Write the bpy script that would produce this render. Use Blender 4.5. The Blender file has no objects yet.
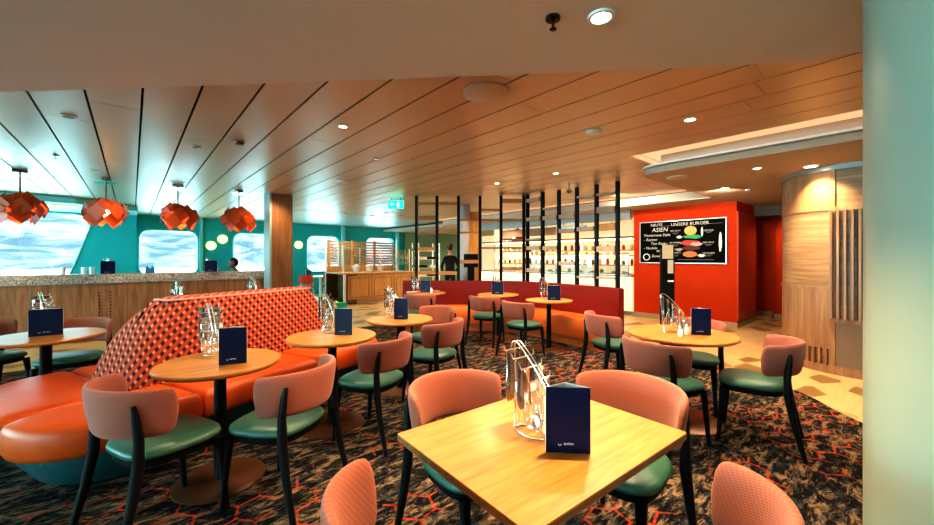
import bpy, bmesh, math, random
from mathutils import Vector, Matrix
PI = math.pi
rad = math.radians
COL = bpy.context.scene.collection
YAW = 41.0
CA, SA = math.cos(rad(YAW)), math.sin(rad(YAW))
CAMZ, F, CX, HY = 1.4, 385.0, 467.0, 257.0

def R(X, D):                      # (metres right of, metres ahead of the viewpoint) -> room x, y
    return (CA*X + SA*D, -SA*X + CA*D)
def at(px, D):
    return R((px-CX)/F*D, D)
def atz(px, py, z):
    D = (z-CAMZ)*F/(HY-py)
    return at(px, D)
def face(phi):                    # rotation z so that local +Y heads phi degrees right of the view axis
    return -rad(YAW+phi)

# ------------------------------------------------------------------ materials
MATS = {}
def nodes(name):
    m = bpy.data.materials.new(name); m.use_nodes = True
    nt = m.node_tree
    b = nt.nodes['Principled BSDF']
    return m, nt, b
def mat(name, col, rough=.5, metal=0, bump=0, bscale=200, vary=0, vscale=8, emit=0, ecol=None, coat=0, spec=.5, alpha=1):
    if name in MATS: return MATS[name]
    m, nt, b = nodes(name)
    b.inputs['Base Color'].default_value = (*col, 1)
    b.inputs['Roughness'].default_value = rough
    b.inputs['Metallic'].default_value = metal
    b.inputs['Specular IOR Level'].default_value = spec
    if coat: b.inputs['Coat Weight'].default_value = coat; b.inputs['Coat Roughness'].default_value = .15
    if emit:
        b.inputs['Emission Color'].default_value = (*(ecol or col), 1)
        b.inputs['Emission Strength'].default_value = emit
    tc = nt.nodes.new('ShaderNodeTexCoord')
    if vary:
        n = nt.nodes.new('ShaderNodeTexNoise'); n.inputs['Scale'].default_value = vscale; n.inputs['Detail'].default_value = 4
        nt.links.new(tc.outputs['Object'], n.inputs['Vector'])
        r = nt.nodes.new('ShaderNodeValToRGB')
        r.color_ramp.elements[0].position = .3; r.color_ramp.elements[1].position = .7
        r.color_ramp.elements[0].color = (*[c*(1-vary) for c in col], 1)
        r.color_ramp.elements[1].color = (*[min(1, c*(1+vary)) for c in col], 1)
        nt.links.new(n.outputs['Fac'], r.inputs['Fac']); nt.links.new(r.outputs['Color'], b.inputs['Base Color'])
    if bump:
        n = nt.nodes.new('ShaderNodeTexNoise'); n.inputs['Scale'].default_value = bscale
        nt.links.new(tc.outputs['Object'], n.inputs['Vector'])
        bp = nt.nodes.new('ShaderNodeBump'); bp.inputs['Strength'].default_value = bump; bp.inputs['Distance'].default_value = .01
        nt.links.new(n.outputs['Fac'], bp.inputs['Height']); nt.links.new(bp.outputs['Normal'], b.inputs['Normal'])
    MATS[name] = m
    return m
def wood(name, dark, light, axis=0, scale=1.0, rough=.4, coat=0, world=False, flat=False):
    """grain runs along axis"""
    if name in MATS: return MATS[name]
    m, nt, b = nodes(name)
    tc = nt.nodes.new('ShaderNodeTexCoord'); mp = nt.nodes.new('ShaderNodeMapping')
    s = [14*scale]*3; s[axis] = 1.1*scale
    if flat: s = [1.0*scale, 1.0*scale, 15*scale]
    mp.inputs['Scale'].default_value = s
    if world:
        g = nt.nodes.new('ShaderNodeNewGeometry'); nt.links.new(g.outputs['Position'], mp.inputs['Vector'])
    else: nt.links.new(tc.outputs['Object'], mp.inputs['Vector'])
    n = nt.nodes.new('ShaderNodeTexNoise'); n.inputs['Scale'].default_value = 1.6; n.inputs['Detail'].default_value = 8; n.inputs['Roughness'].default_value = .62; n.inputs['Distortion'].default_value = .6
    nt.links.new(mp.outputs['Vector'], n.inputs['Vector'])
    r = nt.nodes.new('ShaderNodeValToRGB'); r.color_ramp.elements[0].position = .33; r.color_ramp.elements[1].position = .66
    r.color_ramp.elements[0].color = (*dark, 1); r.color_ramp.elements[1].color = (*light, 1)
    nt.links.new(n.outputs['Fac'], r.inputs['Fac']); nt.links.new(r.outputs['Color'], b.inputs['Base Color'])
    b.inputs['Roughness'].default_value = rough
    if coat: b.inputs['Coat Weight'].default_value = coat; b.inputs['Coat Roughness'].default_value = .2
    bp = nt.nodes.new('ShaderNodeBump'); bp.inputs['Strength'].default_value = .12; bp.inputs['Distance'].default_value = .005
    nt.links.new(n.outputs['Fac'], bp.inputs['Height']); nt.links.new(bp.outputs['Normal'], b.inputs['Normal'])
    MATS[name] = m
    return m
class NT:
    def __init__(s, nt): s.nt = nt
    def val(s, v): n = s.nt.nodes.new('ShaderNodeValue'); n.outputs[0].default_value = v; return n.outputs[0]
    def m(s, op, a, b=None, c=None):
        n = s.nt.nodes.new('ShaderNodeMath'); n.operation = op
        for i, v in enumerate((a, b, c)):
            if v is None: continue
            if isinstance(v, (int, float)): n.inputs[i].default_value = v
            else: s.nt.links.new(v, n.inputs[i])
        return n.outputs[0]
    def mix(s, f, a, b):
        n = s.nt.nodes.new('ShaderNodeMix'); n.data_type = 'RGBA'
        for i, v in ((0, f), (6, a), (7, b)):
            if isinstance(v, (int, float)): n.inputs[i].default_value = v
            elif isinstance(v, tuple): n.inputs[i].default_value = (*v, 1)
            else: s.nt.links.new(v, n.inputs[i])
        return n.outputs[2]
    def noise(s, vec, scale, detail=4, rough=.5, dist=0):
        n = s.nt.nodes.new('ShaderNodeTexNoise'); n.inputs['Scale'].default_value = scale; n.inputs['Detail'].default_value = detail
        n.inputs['Roughness'].default_value = rough; n.inputs['Distortion'].default_value = dist
        s.nt.links.new(vec, n.inputs['Vector']); return n.outputs['Fac']
    def step(s, v, lo, hi):
        n = s.nt.nodes.new('ShaderNodeMapRange'); n.interpolation_type = 'SMOOTHSTEP'
        s.nt.links.new(v, n.inputs[0]); n.inputs[1].default_value = lo; n.inputs[2].default_value = hi
        return n.outputs[0]
    def mapping(s, vec, scale=(1,1,1), rot=(0,0,0), loc=(0,0,0)):
        n = s.nt.nodes.new('ShaderNodeMapping'); n.inputs['Scale'].default_value = scale; n.inputs['Rotation'].default_value = rot; n.inputs['Location'].default_value = loc
        s.nt.links.new(vec, n.inputs['Vector']); return n.outputs[0]
    def sep(s, vec):
        n = s.nt.nodes.new('ShaderNodeSeparateXYZ'); s.nt.links.new(vec, n.inputs[0]); return n.outputs
def carpet_mat():
    m, nt, b = nodes('carpet_pile'); k = NT(nt)
    g = nt.nodes.new('ShaderNodeNewGeometry'); P = g.outputs['Position']
    Pm = k.mapping(P, (1.0, 2.6, 1), (0, 0, rad(25)))
    n1 = k.noise(Pm, 6.5, 9, .76, .7)
    n2 = k.noise(k.mapping(P, (1, 1, 1), (0,0,0), (7,3,0)), 1.3, 3)
    n3 = k.noise(k.mapping(Pm, (1.6, 1.1, 1), (0,0,.5), (3,9,0)), 9, 8, .75, 1.0)
    base = k.mix(k.step(n1, .47, .61), (.009, .009, .011), (.27, .18, .105))
    base = k.mix(k.m('MULTIPLY', k.step(n3, .52, .60), .8), base, (.035, .06, .068))
    base = k.mix(k.m('MULTIPLY', k.step(n3, .60, .36), k.step(n1, .58, .40)), base, (.006, .007, .010))
    # broken hexagon outlines
    S = 5.0
    xyz = k.sep(k.mapping(P, (S, S, S), (0, 0, .3)))
    def hexpart(ox, oy):
        x = k.m('SUBTRACT', k.m('FLOORED_MODULO', k.m('ADD', xyz[0], ox), 1.0), .5)
        y = k.m('SUBTRACT', k.m('FLOORED_MODULO', k.m('ADD', xyz[1], oy), 1.732), .866)
        return x, y, k.m('ADD', k.m('MULTIPLY', x, x), k.m('MULTIPLY', y, y))
    ax, ay, al = hexpart(0, 0); bx_, by_, bl = hexpart(.5, .866)
    sel = k.m('LESS_THAN', al, bl)
    inv = k.m('SUBTRACT', 1, sel)
    gx = k.m('ABSOLUTE', k.m('ADD', k.m('MULTIPLY', ax, sel), k.m('MULTIPLY', bx_, inv)))
    gy = k.m('ABSOLUTE', k.m('ADD', k.m('MULTIPLY', ay, sel), k.m('MULTIPLY', by_, inv)))
    hd = k.m('MAXIMUM', gx, k.m('ADD', k.m('MULTIPLY', gx, .5), k.m('MULTIPLY', gy, .866)))
    line = k.step(hd, .455, .475)
    line = k.m('MULTIPLY', line, k.step(n2, .49, .54))
    line = k.m('MULTIPLY', line, k.step(n3, .41, .48))
    colr = k.mix(k.m('MULTIPLY', line, .85), base, (.46, .06, .02))
    nt.links.new(colr, b.inputs['Base Color'])
    b.inputs['Roughness'].default_value = .95; b.inputs['Specular IOR Level'].default_value = .1
    fz = k.noise(P, 320, 2)
    bp = nt.nodes.new('ShaderNodeBump'); bp.inputs['Strength'].default_value = .5; bp.inputs['Distance'].default_value = .006
    nt.links.new(fz, bp.inputs['Height']); nt.links.new(bp.outputs['Normal'], b.inputs['Normal'])
    return m
def floor_mat():
    m, nt, b = nodes('wood_floor'); k = NT(nt)
    g = nt.nodes.new('ShaderNodeNewGeometry'); P = g.outputs['Position']
    v = nt.nodes.new('ShaderNodeTexVoronoi'); v.inputs['Scale'].default_value = 3.2; v.inputs['Randomness'].default_value = .35
    nt.links.new(k.mapping(P, (1, 1.6, 1), (0,0,.5)), v.inputs['Vector'])
    hs = k.sep(v.outputs['Color'])[0]
    gr = k.noise(k.mapping(P, (2, 26, 1), (0,0,.6)), 1.5, 6, .6, .4)
    base = k.mix(gr, (.42, .27, .12), (.72, .52, .28))
    base = k.mix(k.step(hs, .78, .80), base, (.25, .15, .06))
    base = k.mix(k.m('MULTIPLY', k.step(hs, .22, .2), .5), base, (.42, .40, .22))
    nt.links.new(base, b.inputs['Base Color']); b.inputs['Roughness'].default_value = .38
    return m
def pattern_mat():
    m, nt, b = nodes('woven_pattern_fabric'); k = NT(nt)
    tc = nt.nodes.new('ShaderNodeTexCoord')
    o = k.sep(tc.outputs['Object'])
    u = k.m('MULTIPLY', k.m('ADD', o[0], k.m('MULTIPLY', o[1], -.85)), 1/.077)
    v = k.m('MULTIPLY', o[2], 1/.077)
    def cell(ou, ov, ru, rv):
        fu = k.m('ABSOLUTE', k.m('SUBTRACT', k.m('FLOORED_MODULO', k.m('ADD', u, ou), 1.0), .5))
        fv = k.m('ABSOLUTE', k.m('SUBTRACT', k.m('FLOORED_MODULO', k.m('ADD', v, ov), 1.0), .5))
        return k.m('LESS_THAN', k.m('ADD', k.m('DIVIDE', fu, ru), k.m('DIVIDE', fv, rv)), 1.0)
    orange, dark, pink = (.44, .075, .022), (.055, .007, .010), (.62, .29, .23)
    c = k.mix(cell(0, 0, .23, .27), orange, dark)
    c = k.mix(cell(.5, .5, .23, .27), c, dark)
    c = k.mix(cell(.27, .25, .15, .19), c, pink)
    c = k.mix(cell(.77, .75, .15, .19), c, pink)
    nt.links.new(c, b.inputs['Base Color']); b.inputs['Roughness'].default_value = .85
    return m
def ceiling_mat():
    m, nt, b = nodes('ceiling_metal'); k = NT(nt)
    g = nt.nodes.new('ShaderNodeNewGeometry'); P = g.outputs['Position']
    n = k.noise(P, .8, 3)
    nt.links.new(k.mix(n, (.60, .475, .34), (.70, .57, .43)), b.inputs['Base Color'])
    b.inputs['Metallic'].default_value = .45; b.inputs['Roughness'].default_value = .38
    n2 = k.noise(k.mapping(P, (1, .35, 1)), 1.7, 2)
    bp = nt.nodes.new('ShaderNodeBump'); bp.inputs['Strength'].default_value = .10; bp.inputs['Distance'].default_value = .05
    nt.links.new(n2, bp.inputs['Height']); nt.links.new(bp.outputs['Normal'], b.inputs['Normal'])
    return m
def granite_mat():
    m, nt, b = nodes('speckled_granite'); k = NT(nt)
    g = nt.nodes.new('ShaderNodeNewGeometry'); P = g.outputs['Position']
    n = k.noise(P, 55, 3, .7)
    nt.links.new(k.mix(k.step(n, .42, .6), (.16, .13, .11), (.52, .46, .40)), b.inputs['Base Color']); b.inputs['Roughness'].default_value = .3
    return m
def fabric_mat(name, col, col2):
    m, nt, b = nodes(name); k = NT(nt)
    tc = nt.nodes.new('ShaderNodeTexCoord'); o = k.sep(tc.outputs['Object'])
    ang = k.m('MULTIPLY', k.m('ARCTAN2', o[0], k.m('MULTIPLY', o[1], -1)), 26)
    s1 = k.m('SINE', k.m('ADD', k.m('MULTIPLY', ang, 3.4), k.m('MULTIPLY', o[2], 300))); s2 = k.m('SINE', k.m('MULTIPLY', o[2], 560))
    w = k.m('MULTIPLY', s1, s2)
    nt.links.new(k.mix(k.step(w, -.6, .6), col, col2), b.inputs['Base Color'])
    b.inputs['Roughness'].default_value = .9; b.inputs['Sheen Weight'].default_value = .15
    bp = nt.nodes.new('ShaderNodeBump'); bp.inputs['Strength'].default_value = .18; bp.inputs['Distance'].default_value = .002
    nt.links.new(w, bp.inputs['Height']); nt.links.new(bp.outputs['Normal'], b.inputs['Normal'])
    return m
def glass_mat(name='pane_glass', tint=(1,1,1), gl=.07):
    m = bpy.data.materials.new(name); m.use_nodes = True; nt = m.node_tree; nt.nodes.clear()
    o = nt.nodes.new('ShaderNodeOutputMaterial'); mx = nt.nodes.new('ShaderNodeMixShader'); t = nt.nodes.new('ShaderNodeBsdfTransparent'); g = nt.nodes.new('ShaderNodeBsdfGlossy')
    t.inputs[0].default_value = (*tint, 1); g.inputs['Roughness'].default_value = .02; mx.inputs[0].default_value = gl
    nt.links.new(t.outputs[0], mx.inputs[1]); nt.links.new(g.outputs[0], mx.inputs[2]); nt.links.new(mx.outputs[0], o.inputs[0])
    return m

CARPET, FLOOR, PATTERN, CEIL, GRANITE = carpet_mat(), floor_mat(), pattern_mat(), ceiling_mat(), granite_mat()
PINK = fabric_mat('salmon_weave', (.325, .098, .064), (.385, .125, .082))
GLASS = glass_mat()
OAK = wood('oak_top', (.38, .15, .032), (.57, .265, .064), 0, 1.6, .38, .1)
OAK_EDGE = wood('oak_edge', (.20, .09, .03), (.34, .17, .07), 0, 2, .4)
PANEL = wood('brown_panel', (.20, .085, .035), (.36, .17, .08), 2, 1.2, .42)
PANEL_H = wood('brown_panel_flat', (.22, .12, .06), (.42, .25, .14), 1, .9, .42, flat=True)
PANEL_V = wood('ash_panel', (.24, .125, .065), (.40, .235, .135), 2, .7, .42)
SERV = wood('honey_panel', (.42, .22, .08), (.62, .36, .15), 2, 1.3, .42)
SLAT = mat('slat_wood', (.44, .20, .09), .6, vary=.12, vscale=5, spec=.2)
BLACK = mat('black_wood', (.006, .007, .009), .55, spec=.25)
BLACKM = mat('black_metal', (.006, .006, .007), .5, spec=.25)
GREEN = mat('green_leather', (.040, .120, .085), .40, vary=.12, vscale=4)
TEALSEAT = mat('teal_leather', (.02, .10, .10), .45)
ORANGE = mat('orange_leather', (.58, .095, .014), .40, spec=.35, bump=.08, bscale=60, vary=.08, vscale=3)
REDLEATHER = mat('red_leather', (.17, .009, .005), .6, spec=.3, vary=.1, vscale=3)
TEALBASE = mat('teal_base', (.01, .07, .075), .6)
STEEL = mat('polished_steel', (.88, .86, .82), .17, 1)
NAVY = mat('navy_card', (.003, .010, .045), .4, spec=.3)
WHITE = mat('white_paper', (.85, .84, .8), .6)
TEAL = mat('teal_wall', (.012, .42, .45), .6, vary=.06, vscale=2)
TEAL2 = mat('pale_teal', (.22, .62, .64), .5)
RED = mat('orange_red_wall', (.52, .046, .004), .7, spec=.2, vary=.05, vscale=1.5)
PLASTER = mat('soffit_plaster', (.47, .38, .30), .75)
PLASTER2 = mat('grey_plaster', (.50, .47, .43), .8)
COLUMN = mat('pale_green_column', (.29, .34, .28), .38, vary=.05, vscale=1.2)
BRONZE = mat('bronze_base', (.17, .075, .035), .35, .5)
COVE = mat('cove_light', (.40, .26, .16), .7, emit=.5, ecol=(1, .60, .34))
LAMPON = mat('lamp_disc', (1, .8, .5), .5, emit=14, ecol=(1, .80, .52))
GREYM = mat('grey_metal', (.35, .33, .31), .4, .5)
WHITEM = mat('white_enamel', (.75, .73, .7), .4)
CHROME = mat('chrome', (.6, .6, .6), .1, 1)
CREAM = mat('cream_wall_glow', (.75, .62, .42), .6, emit=.35, ecol=(1, .75, .45))  # warm light on the wall is put into the material as a glow
GREENW = mat('sage_wall', (.20, .36, .25), .6)

# ------------------------------------------------------------------ mesh helpers
class MB:
    def __init__(s): s.v = []; s.f = []
    def add(s, vs, fs):
        b = len(s.v); s.v += [tuple(v) for v in vs]; s.f += [tuple(b+i for i in f) for f in fs]; return s
    def box(s, x0, x1, y0, y1, z0, z1, M=None):
        vs = [(x, y, z) for z in (z0, z1) for x, y in ((x0, y0), (x1, y0), (x1, y1), (x0, y1))]
        if M is not None: vs = [M @ Vector(v) for v in vs]
        return s.add(vs, [(3,2,1,0), (4,5,6,7), (0,1,5,4), (1,2,6,5), (2,3,7,6), (3,0,4,7)])
    def rings(s, rings, cap=True, closed=False):
        n = len(rings[0]); vs = [p for r in rings for p in r]; fs = []
        L = len(rings)
        for i in range(L if closed else L-1):
            a, c = i*n, ((i+1) % L)*n
            for j in range(n): fs.append((a+j, a+(j+1) % n, c+(j+1) % n, c+j))
        if cap and not closed:
            fs.append(tuple(range(n-1, -1, -1))); fs.append(tuple((L-1)*n+i for i in range(n)))
        return s.add(vs, fs)
    def tube(s, pts, r, seg=8, closed=False, flat=1.0):
        pts = [Vector(p) for p in pts]; N = len(pts)
        rr = r if isinstance(r, (list, tuple)) else [r]*N
        rings = []; up = None
        for i, p in enumerate(pts):
            if closed: t = pts[(i+1) % N]-pts[i-1]
            else: t = pts[min(i+1, N-1)]-pts[max(i-1, 0)]
            t.normalize()
            if up is None:
                up = Vector((0, 0, 1)) if abs(t.z) < .9 else Vector((1, 0, 0))
            a = t.cross(up)
            if a.length < 1e-4: a = t.cross(Vector((0, 1, 0)))
            a.normalize(); b = a.cross(t).normalized(); up = b
            rings.append([p + a*(math.cos(2*PI*j/seg)*rr[i]) + b*(math.sin(2*PI*j/seg)*rr[i]*flat) for j in range(seg)])
        return s.rings(rings, True, closed)
    def lathe(s, prof, seg=32, c=(0, 0, 0)):
        rings = [[(c[0]+r*math.cos(2*PI*j/seg), c[1]+r*math.sin(2*PI*j/seg), c[2]+z) for j in range(seg)] for r, z in prof]
        return s.rings(rings, True)
    def prism(s, poly, z0, z1):
        n = len(poly)
        return s.add([(x, y, z0) for x, y in poly]+[(x, y, z1) for x, y in poly],
                     [tuple(range(n-1, -1, -1)), tuple(range(n, 2*n))]+[(i, (i+1) % n, n+(i+1) % n, n+i) for i in range(n)])
    def loft(s, poly, levels):
        """poly outline (list xy) ; levels (inset factor, z): scaled about its centroid"""
        cx = sum(p[0] for p in poly)/len(poly); cy = sum(p[1] for p in poly)/len(poly)
        xs = [p[0] for p in poly]; ys = [p[1] for p in poly]; hx = (max(xs)-min(xs))/2; hy = (max(ys)-min(ys))/2
        mx, my = (max(xs)+min(xs))/2, (max(ys)+min(ys))/2
        rings = []
        for ins, z in levels:
            fx, fy = max(.02, 1-ins/hx), max(.02, 1-ins/hy)
            rings.append([(mx+(x-mx)*fx, my+(y-my)*fy, z) for x, y in poly])
        return s.rings(rings, True)

def prep(name, mb, m, smooth=True, bevel=0, seg=2, sharp=40):
    me = bpy.data.meshes.new(name)
    me.from_pydata(mb.v, [], mb.f)
    bm = bmesh.new(); bm.from_mesh(me); bmesh.ops.recalc_face_normals(bm, faces=bm.faces[:])
    bm.to_mesh(me); bm.free()
    if m is not None: me.materials.append(m)
    if smooth:
        for p in me.polygons: p.use_smooth = True
        me.set_sharp_from_angle(angle=rad(sharp))
    me.update()
    return me
def ob(name, mb, m, parent=None, loc=(0, 0, 0), rot=0, smooth=True, bevel=0, seg=2, sharp=40):
    me = mb if isinstance(mb, bpy.types.Mesh) else prep(name, mb, m, smooth, bevel, seg, sharp)
    o = bpy.data.objects.new(name, me); COL.objects.link(o)
    o.location = loc; o.rotation_euler = (0, 0, rot) if isinstance(rot, (int, float)) else rot
    if parent: o.parent = parent
    if bevel:
        b = o.modifiers.new('Bevel', 'BEVEL'); b.width = bevel; b.segments = seg; b.limit_method = 'ANGLE'; b.angle_limit = rad(35)
    return o
def tag(o, label, cat, group=None, kind=None):
    o['label'] = label; o['category'] = cat
    if group: o['group'] = group
    if kind: o['kind'] = kind
    return o
def thing(name, label, cat, loc=(0, 0, 0), rot=0, group=None):
    o = bpy.data.objects.new(name, None); COL.objects.link(o)
    o.location = loc if len(loc) == 3 else (*loc, 0); o.rotation_euler = (0, 0, rot); o.empty_display_size = .1
    return tag(o, label, cat, group)
def struct(name, mb, m, **k):
    o = ob(name, mb, m, **k); o['kind'] = 'structure'; return o
def dup(root, loc, rot, label=None, group=None, cat=None):
    r = root.copy(); COL.objects.link(r)
    r.location = loc if len(loc) == 3 else (*loc, 0); r.rotation_euler = (0, 0, rot)
    if label: r['label'] = label
    if group: r['group'] = group
    if cat: r['category'] = cat
    for ch in list(root.children):
        c = ch.copy(); COL.objects.link(c); c.parent = r
        for g in list(ch.children):
            d = g.copy(); COL.objects.link(d); d.parent = c
    return r
def rrect(x0, x1, y0, y1, r, n=6):
    if isinstance(r, (int, float)): r = (r, r, r, r)
    out = []
    for (cx, cy, a0, q) in ((x1-r[0], y1-r[0], 0, r[0]), (x0+r[1], y1-r[1], 90, r[1]), (x0+r[2], y0+r[2], 180, r[2]), (x1-r[3], y0+r[3], 270, r[3])):
        for i in range(n+1):
            a = rad(a0+90*i/n); out.append((cx+q*math.cos(a), cy+q*math.sin(a)))
    return out
def catmull(P, n=8):
    P = [Vector(p) for p in P]; Q = [P[0]*2-P[1]]+P+[P[-1]*2-P[-2]]; out = []
    for i in range(1, len(Q)-2):
        a, b, c, d = Q[i-1:i+3]
        for j in range(n):
            t = j/n
            out.append(.5*((2*b)+(c-a)*t+(2*a-5*b+4*c-d)*t*t+(3*b-a-3*c+d)*t**3))
    out.append(P[-1]); return out
def sweep(path, prof, i0=0, i1=None):
    """prof: closed list (offset to the left of travel, z) swept along a 2-D path"""
    path = [Vector((p[0], p[1])) for p in path]; N = len(path)
    i1 = N-1 if i1 is None else i1
    rings = []
    for i in range(i0, i1+1):
        t = path[min(i+1, N-1)]-path[max(i-1, 0)]; t.normalize(); nrm = Vector((-t.y, t.x))
        rings.append([(path[i].x+nrm.x*o, path[i].y+nrm.y*o, z) for o, z in prof])
    return MB().rings(rings, True)
def text(name, s, size, m, parent, loc, rot, align='CENTER', shear=0):
    c = bpy.data.curves.new(name, 'FONT'); c.body = s; c.size = size; c.align_x = align; c.align_y = 'CENTER'; c.extrude = .0006; c.shear = shear
    c.resolution_u = 2
    c.materials.append(m)
    t = bpy.data.objects.new(name+'_c', c); COL.objects.link(t)
    me = bpy.data.meshes.new_from_object(t.evaluated_get(bpy.context.evaluated_depsgraph_get())); bpy.data.objects.remove(t)
    o = bpy.data.objects.new(name, me); COL.objects.link(o); o.parent = parent; o.location = loc; o.rotation_euler = rot
    return o

# ------------------------------------------------------------------ setting: floors
struct('floor', MB().prism([(-9, -5), (15, -5), (15, 16), (-9, 16)], -.1, 0), FLOOR, smooth=False)
edge = catmull([(3.6, -5), (4.0, -1.6), (4.35, -.4), (4.62, .25), (5.20, .75), (5.52, 1.4), (5.82, 2.4), (5.95, 3.2), (6.3, 4.5), (6.1, 6.0), (5.3, 7.15)], 6)
struct('floor_carpet', MB().prism([(-8.9, -5)]+[(p.x, p.y) for p in edge]+[(-8.9, 7.15)], .0005, .008), CARPET, smooth=False)

# ------------------------------------------------------------------ ceiling
HC = 2.65
def strips():
    mb = MB(); rnd = random.Random(3)
    k = -28
    while True:
        x0 = .33*k+.059+.008; x1 = x0+.33-.016; k += 1
        if x0 > 7.7: break
        xa, xb = x0, min(x1, 7.7)
        if xb <= xa+.02: break
        ya = -1.0 if xb <= 4.70 else 2.3
        if xa < 4.66 < xb: xb = xb
        yb = 10.6 if x0 > 3.4 else 14.9
        y = ya
        nxt = ya+rnd.uniform(1.5, 3.2)
        while y < yb-.01:
            e = min(nxt, yb)
            mb.box(xa, xb, y, e-.004, HC, HC+.02)
            y = e; nxt = e+3.0
    return mb
struct('ceiling', strips(), CEIL, smooth=False)
DARKV = mat('dark_void', (.01, .01, .01), .9)
struct('ceiling_upper', MB().box(-9, 15, -5, 16, 2.95, 3.05), DARKV, smooth=False)
struct('ceiling_void', MB().box(-9, 4.68, -5, 15, HC+.045, HC+.06).box(4.68, 7.7, 2.25, 10.6, HC+.045, HC+.06), DARKV, smooth=False)
struct('ceiling_plain', MB().box(3.40, 14, 10.6, 15, HC-.01, HC+.02), mat('plain_ceiling', (.62, .60, .56), .35, .3), smooth=False)
# near soffit
pts = [(-300, 100), (0, 92), (142, 88), (264, 83.6), (440, 77.4), (640, 69.6), (731, 66), (810, 61), (862, 51.6), (934, 30), (1100, -40)]
poly = [atz(px, py, 2.4) for px, py in pts]+[R(7, -2.5), R(-7, -2.5)]
struct('ceiling_near_soffit', MB().prism(poly, 2.4, 2.7), mat('near_soffit', (.66, .60, .52), .8), smooth=False)
# far soffit with rounded tip
tip = [(14, -4.5), (14, 15), (8.15, 15), (8.15, 2.42)]
tip2 = [(5.45+.3*math.cos(rad(a)), 2.12+.3*math.sin(rad(a))) for a in range(90, 181, 15)]
struct('ceiling_far_soffit', MB().prism(tip+tip2+[(5.15, -4.5)], 2.5, 2.58), PLASTER, smooth=False)
struct('trim_soffit_lip', MB().prism([(8.15, 2.46)]+[(5.45+.36*math.cos(rad(a)), 2.10+.36*math.sin(rad(a))) for a in range(90, 181, 15)]+[(5.09, -4.5), (5.4, -4.5), (5.4, 2.2), (8.15, 2.2)], 2.585, 2.61), WHITEM, smooth=False)
struct('ceiling_cove', MB().box(4.66, 6.0, -4.6, 2.3, 2.80, 2.84).box(4.66, 4.70, -4.6, 2.3, 2.66, 2.80), COVE, smooth=False)
struct('trim_cove_step', MB().box(5.25, 5.32, -4.6, 2.15, 2.61, 2.74), PLASTER2, smooth=False)
struct('ceiling_cove_far', MB().box(7.7, 8.9, 2.3, 15, 2.80, 2.84).box(4.66, 8.15, 2.25, 2.29, 2.661, 2.8), COVE, smooth=False)
struct('trim_cove_far', MB().box(8.1, 8.14, 2.46, 10.6, 2.5, 2.66), PLASTER2, smooth=False)
# left soffit by the windows
struct('ceiling_left_soffit', MB().prism([(-8.9, 10.6), (-.9, 11.5), (.1, 12.4), (.1, 13.75), (-8.9, 13.75)], 2.52, 2.64), TEAL2, smooth=False)
struct('trim_left_glow', MB().prism([(-8.9, 11.0), (-.9, 11.9), (-.9, 12.0), (-8.9, 11.1)], 2.495, 2.519), COVE, smooth=False)

# ------------------------------------------------------------------ outer walls
def wall_holes(name, x0, x1, z0, z1, y, holes, m, thick=.12):
    c = bpy.data.curves.new(name, 'CURVE'); c.dimensions = '2D'; c.fill_mode = 'BOTH'; c.extrude = thick/2
    def spl(pp):
        s = c.splines.new('POLY'); s.points.add(len(pp)-1); s.use_cyclic_u = True
        for i, p in enumerate(pp): s.points[i].co = (p[0], p[1], 0, 1)
    spl([(x0, z0), (x1, z0), (x1, z1), (x0, z1)])
    for h in holes: spl(h)
    c.materials.append(m)
    t = bpy.data.objects.new(name+'_c', c); COL.objects.link(t)
    t.rotation_euler = (PI/2, 0, 0); t.location = (0, y+thick/2, 0)
    dg = bpy.context.evaluated_depsgraph_get(); me = bpy.data.meshes.new_from_object(t.evaluated_get(dg))
    o = bpy.data.objects.new(name, me); COL.objects.link(o); o.matrix_world = t.matrix_world.copy()
    o.rotation_euler = (PI/2, 0, 0); o.location = (0, y+thick/2, 0)
    bpy.data.objects.remove(t); o['kind'] = 'structure'; return o
W = [(.14, 1.58), (2.55, 4.0), (4.96, 6.2), (7.36, 8.7), (9.6, 11.0)]
holes = [rrect(a, b, .85, 2.22, .26, 6) for a, b in W]
wall_holes('wall_far', .09, 14, 0, 2.7, 14.9, holes, TEAL)
h1 = [(-6.0, .8), (-1.25, .8), (-1.1, 1.2), (-.82, 2.15), (-.80, 2.32), (-.90, 2.44), (-1.1, 2.49), (-6.0, 2.49)]
wall_holes('wall_far_left', -9, .09, 0, 2.7, 13.8, [h1], TEAL)
struct('wall_return', MB().box(.03, .09, 13.9, 15, 0, 2.7), TEAL2, smooth=False)
for i, (a, b) in enumerate(W):
    fr = ob('window_%d' % (i+2), MB().tube([(x, 14.9, z) for x, z in holes[i]], .02, 6, True), TEAL2); fr['kind'] = 'structure'
    g = ob('pane', MB().add([(x, 14.97, z) for x, z in holes[i]], [tuple(range(len(holes[i])))]), GLASS, fr)
fr = ob('window_1', MB().tube([(x, 13.8, z) for x, z in h1], .02, 6, True), TEAL2); fr['kind'] = 'structure'
ob('pane', MB().add([(x, 13.87, z) for x, z in h1], [tuple(range(len(h1)))]), GLASS, fr)
struct('trim_pilaster', MB().box(1.62, 1.70, 14.80, 14.9, 0, 2.64).box(6.28, 6.40, 14.75, 14.9, 0, 2.64).box(8.75, 8.87, 14.75, 14.9, 0, 2.64), TEAL2, smooth=False)
struct('wall_green', MB().box(9.2, 14, 14.80, 14.88, 0, 2.6), GREENW, smooth=False)
mb = MB().box(-9, -8.9, -5, 15, 0, .8).box(-9, -8.9, -5, 15, 2.35, 3)
for yy in (-5, -1.2, 2.6, 6.4, 10.2, 13.6): mb.box(-9, -8.9, yy, yy+.6, .8, 2.35)
struct('wall_left', mb, TEAL, smooth=False)
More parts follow.
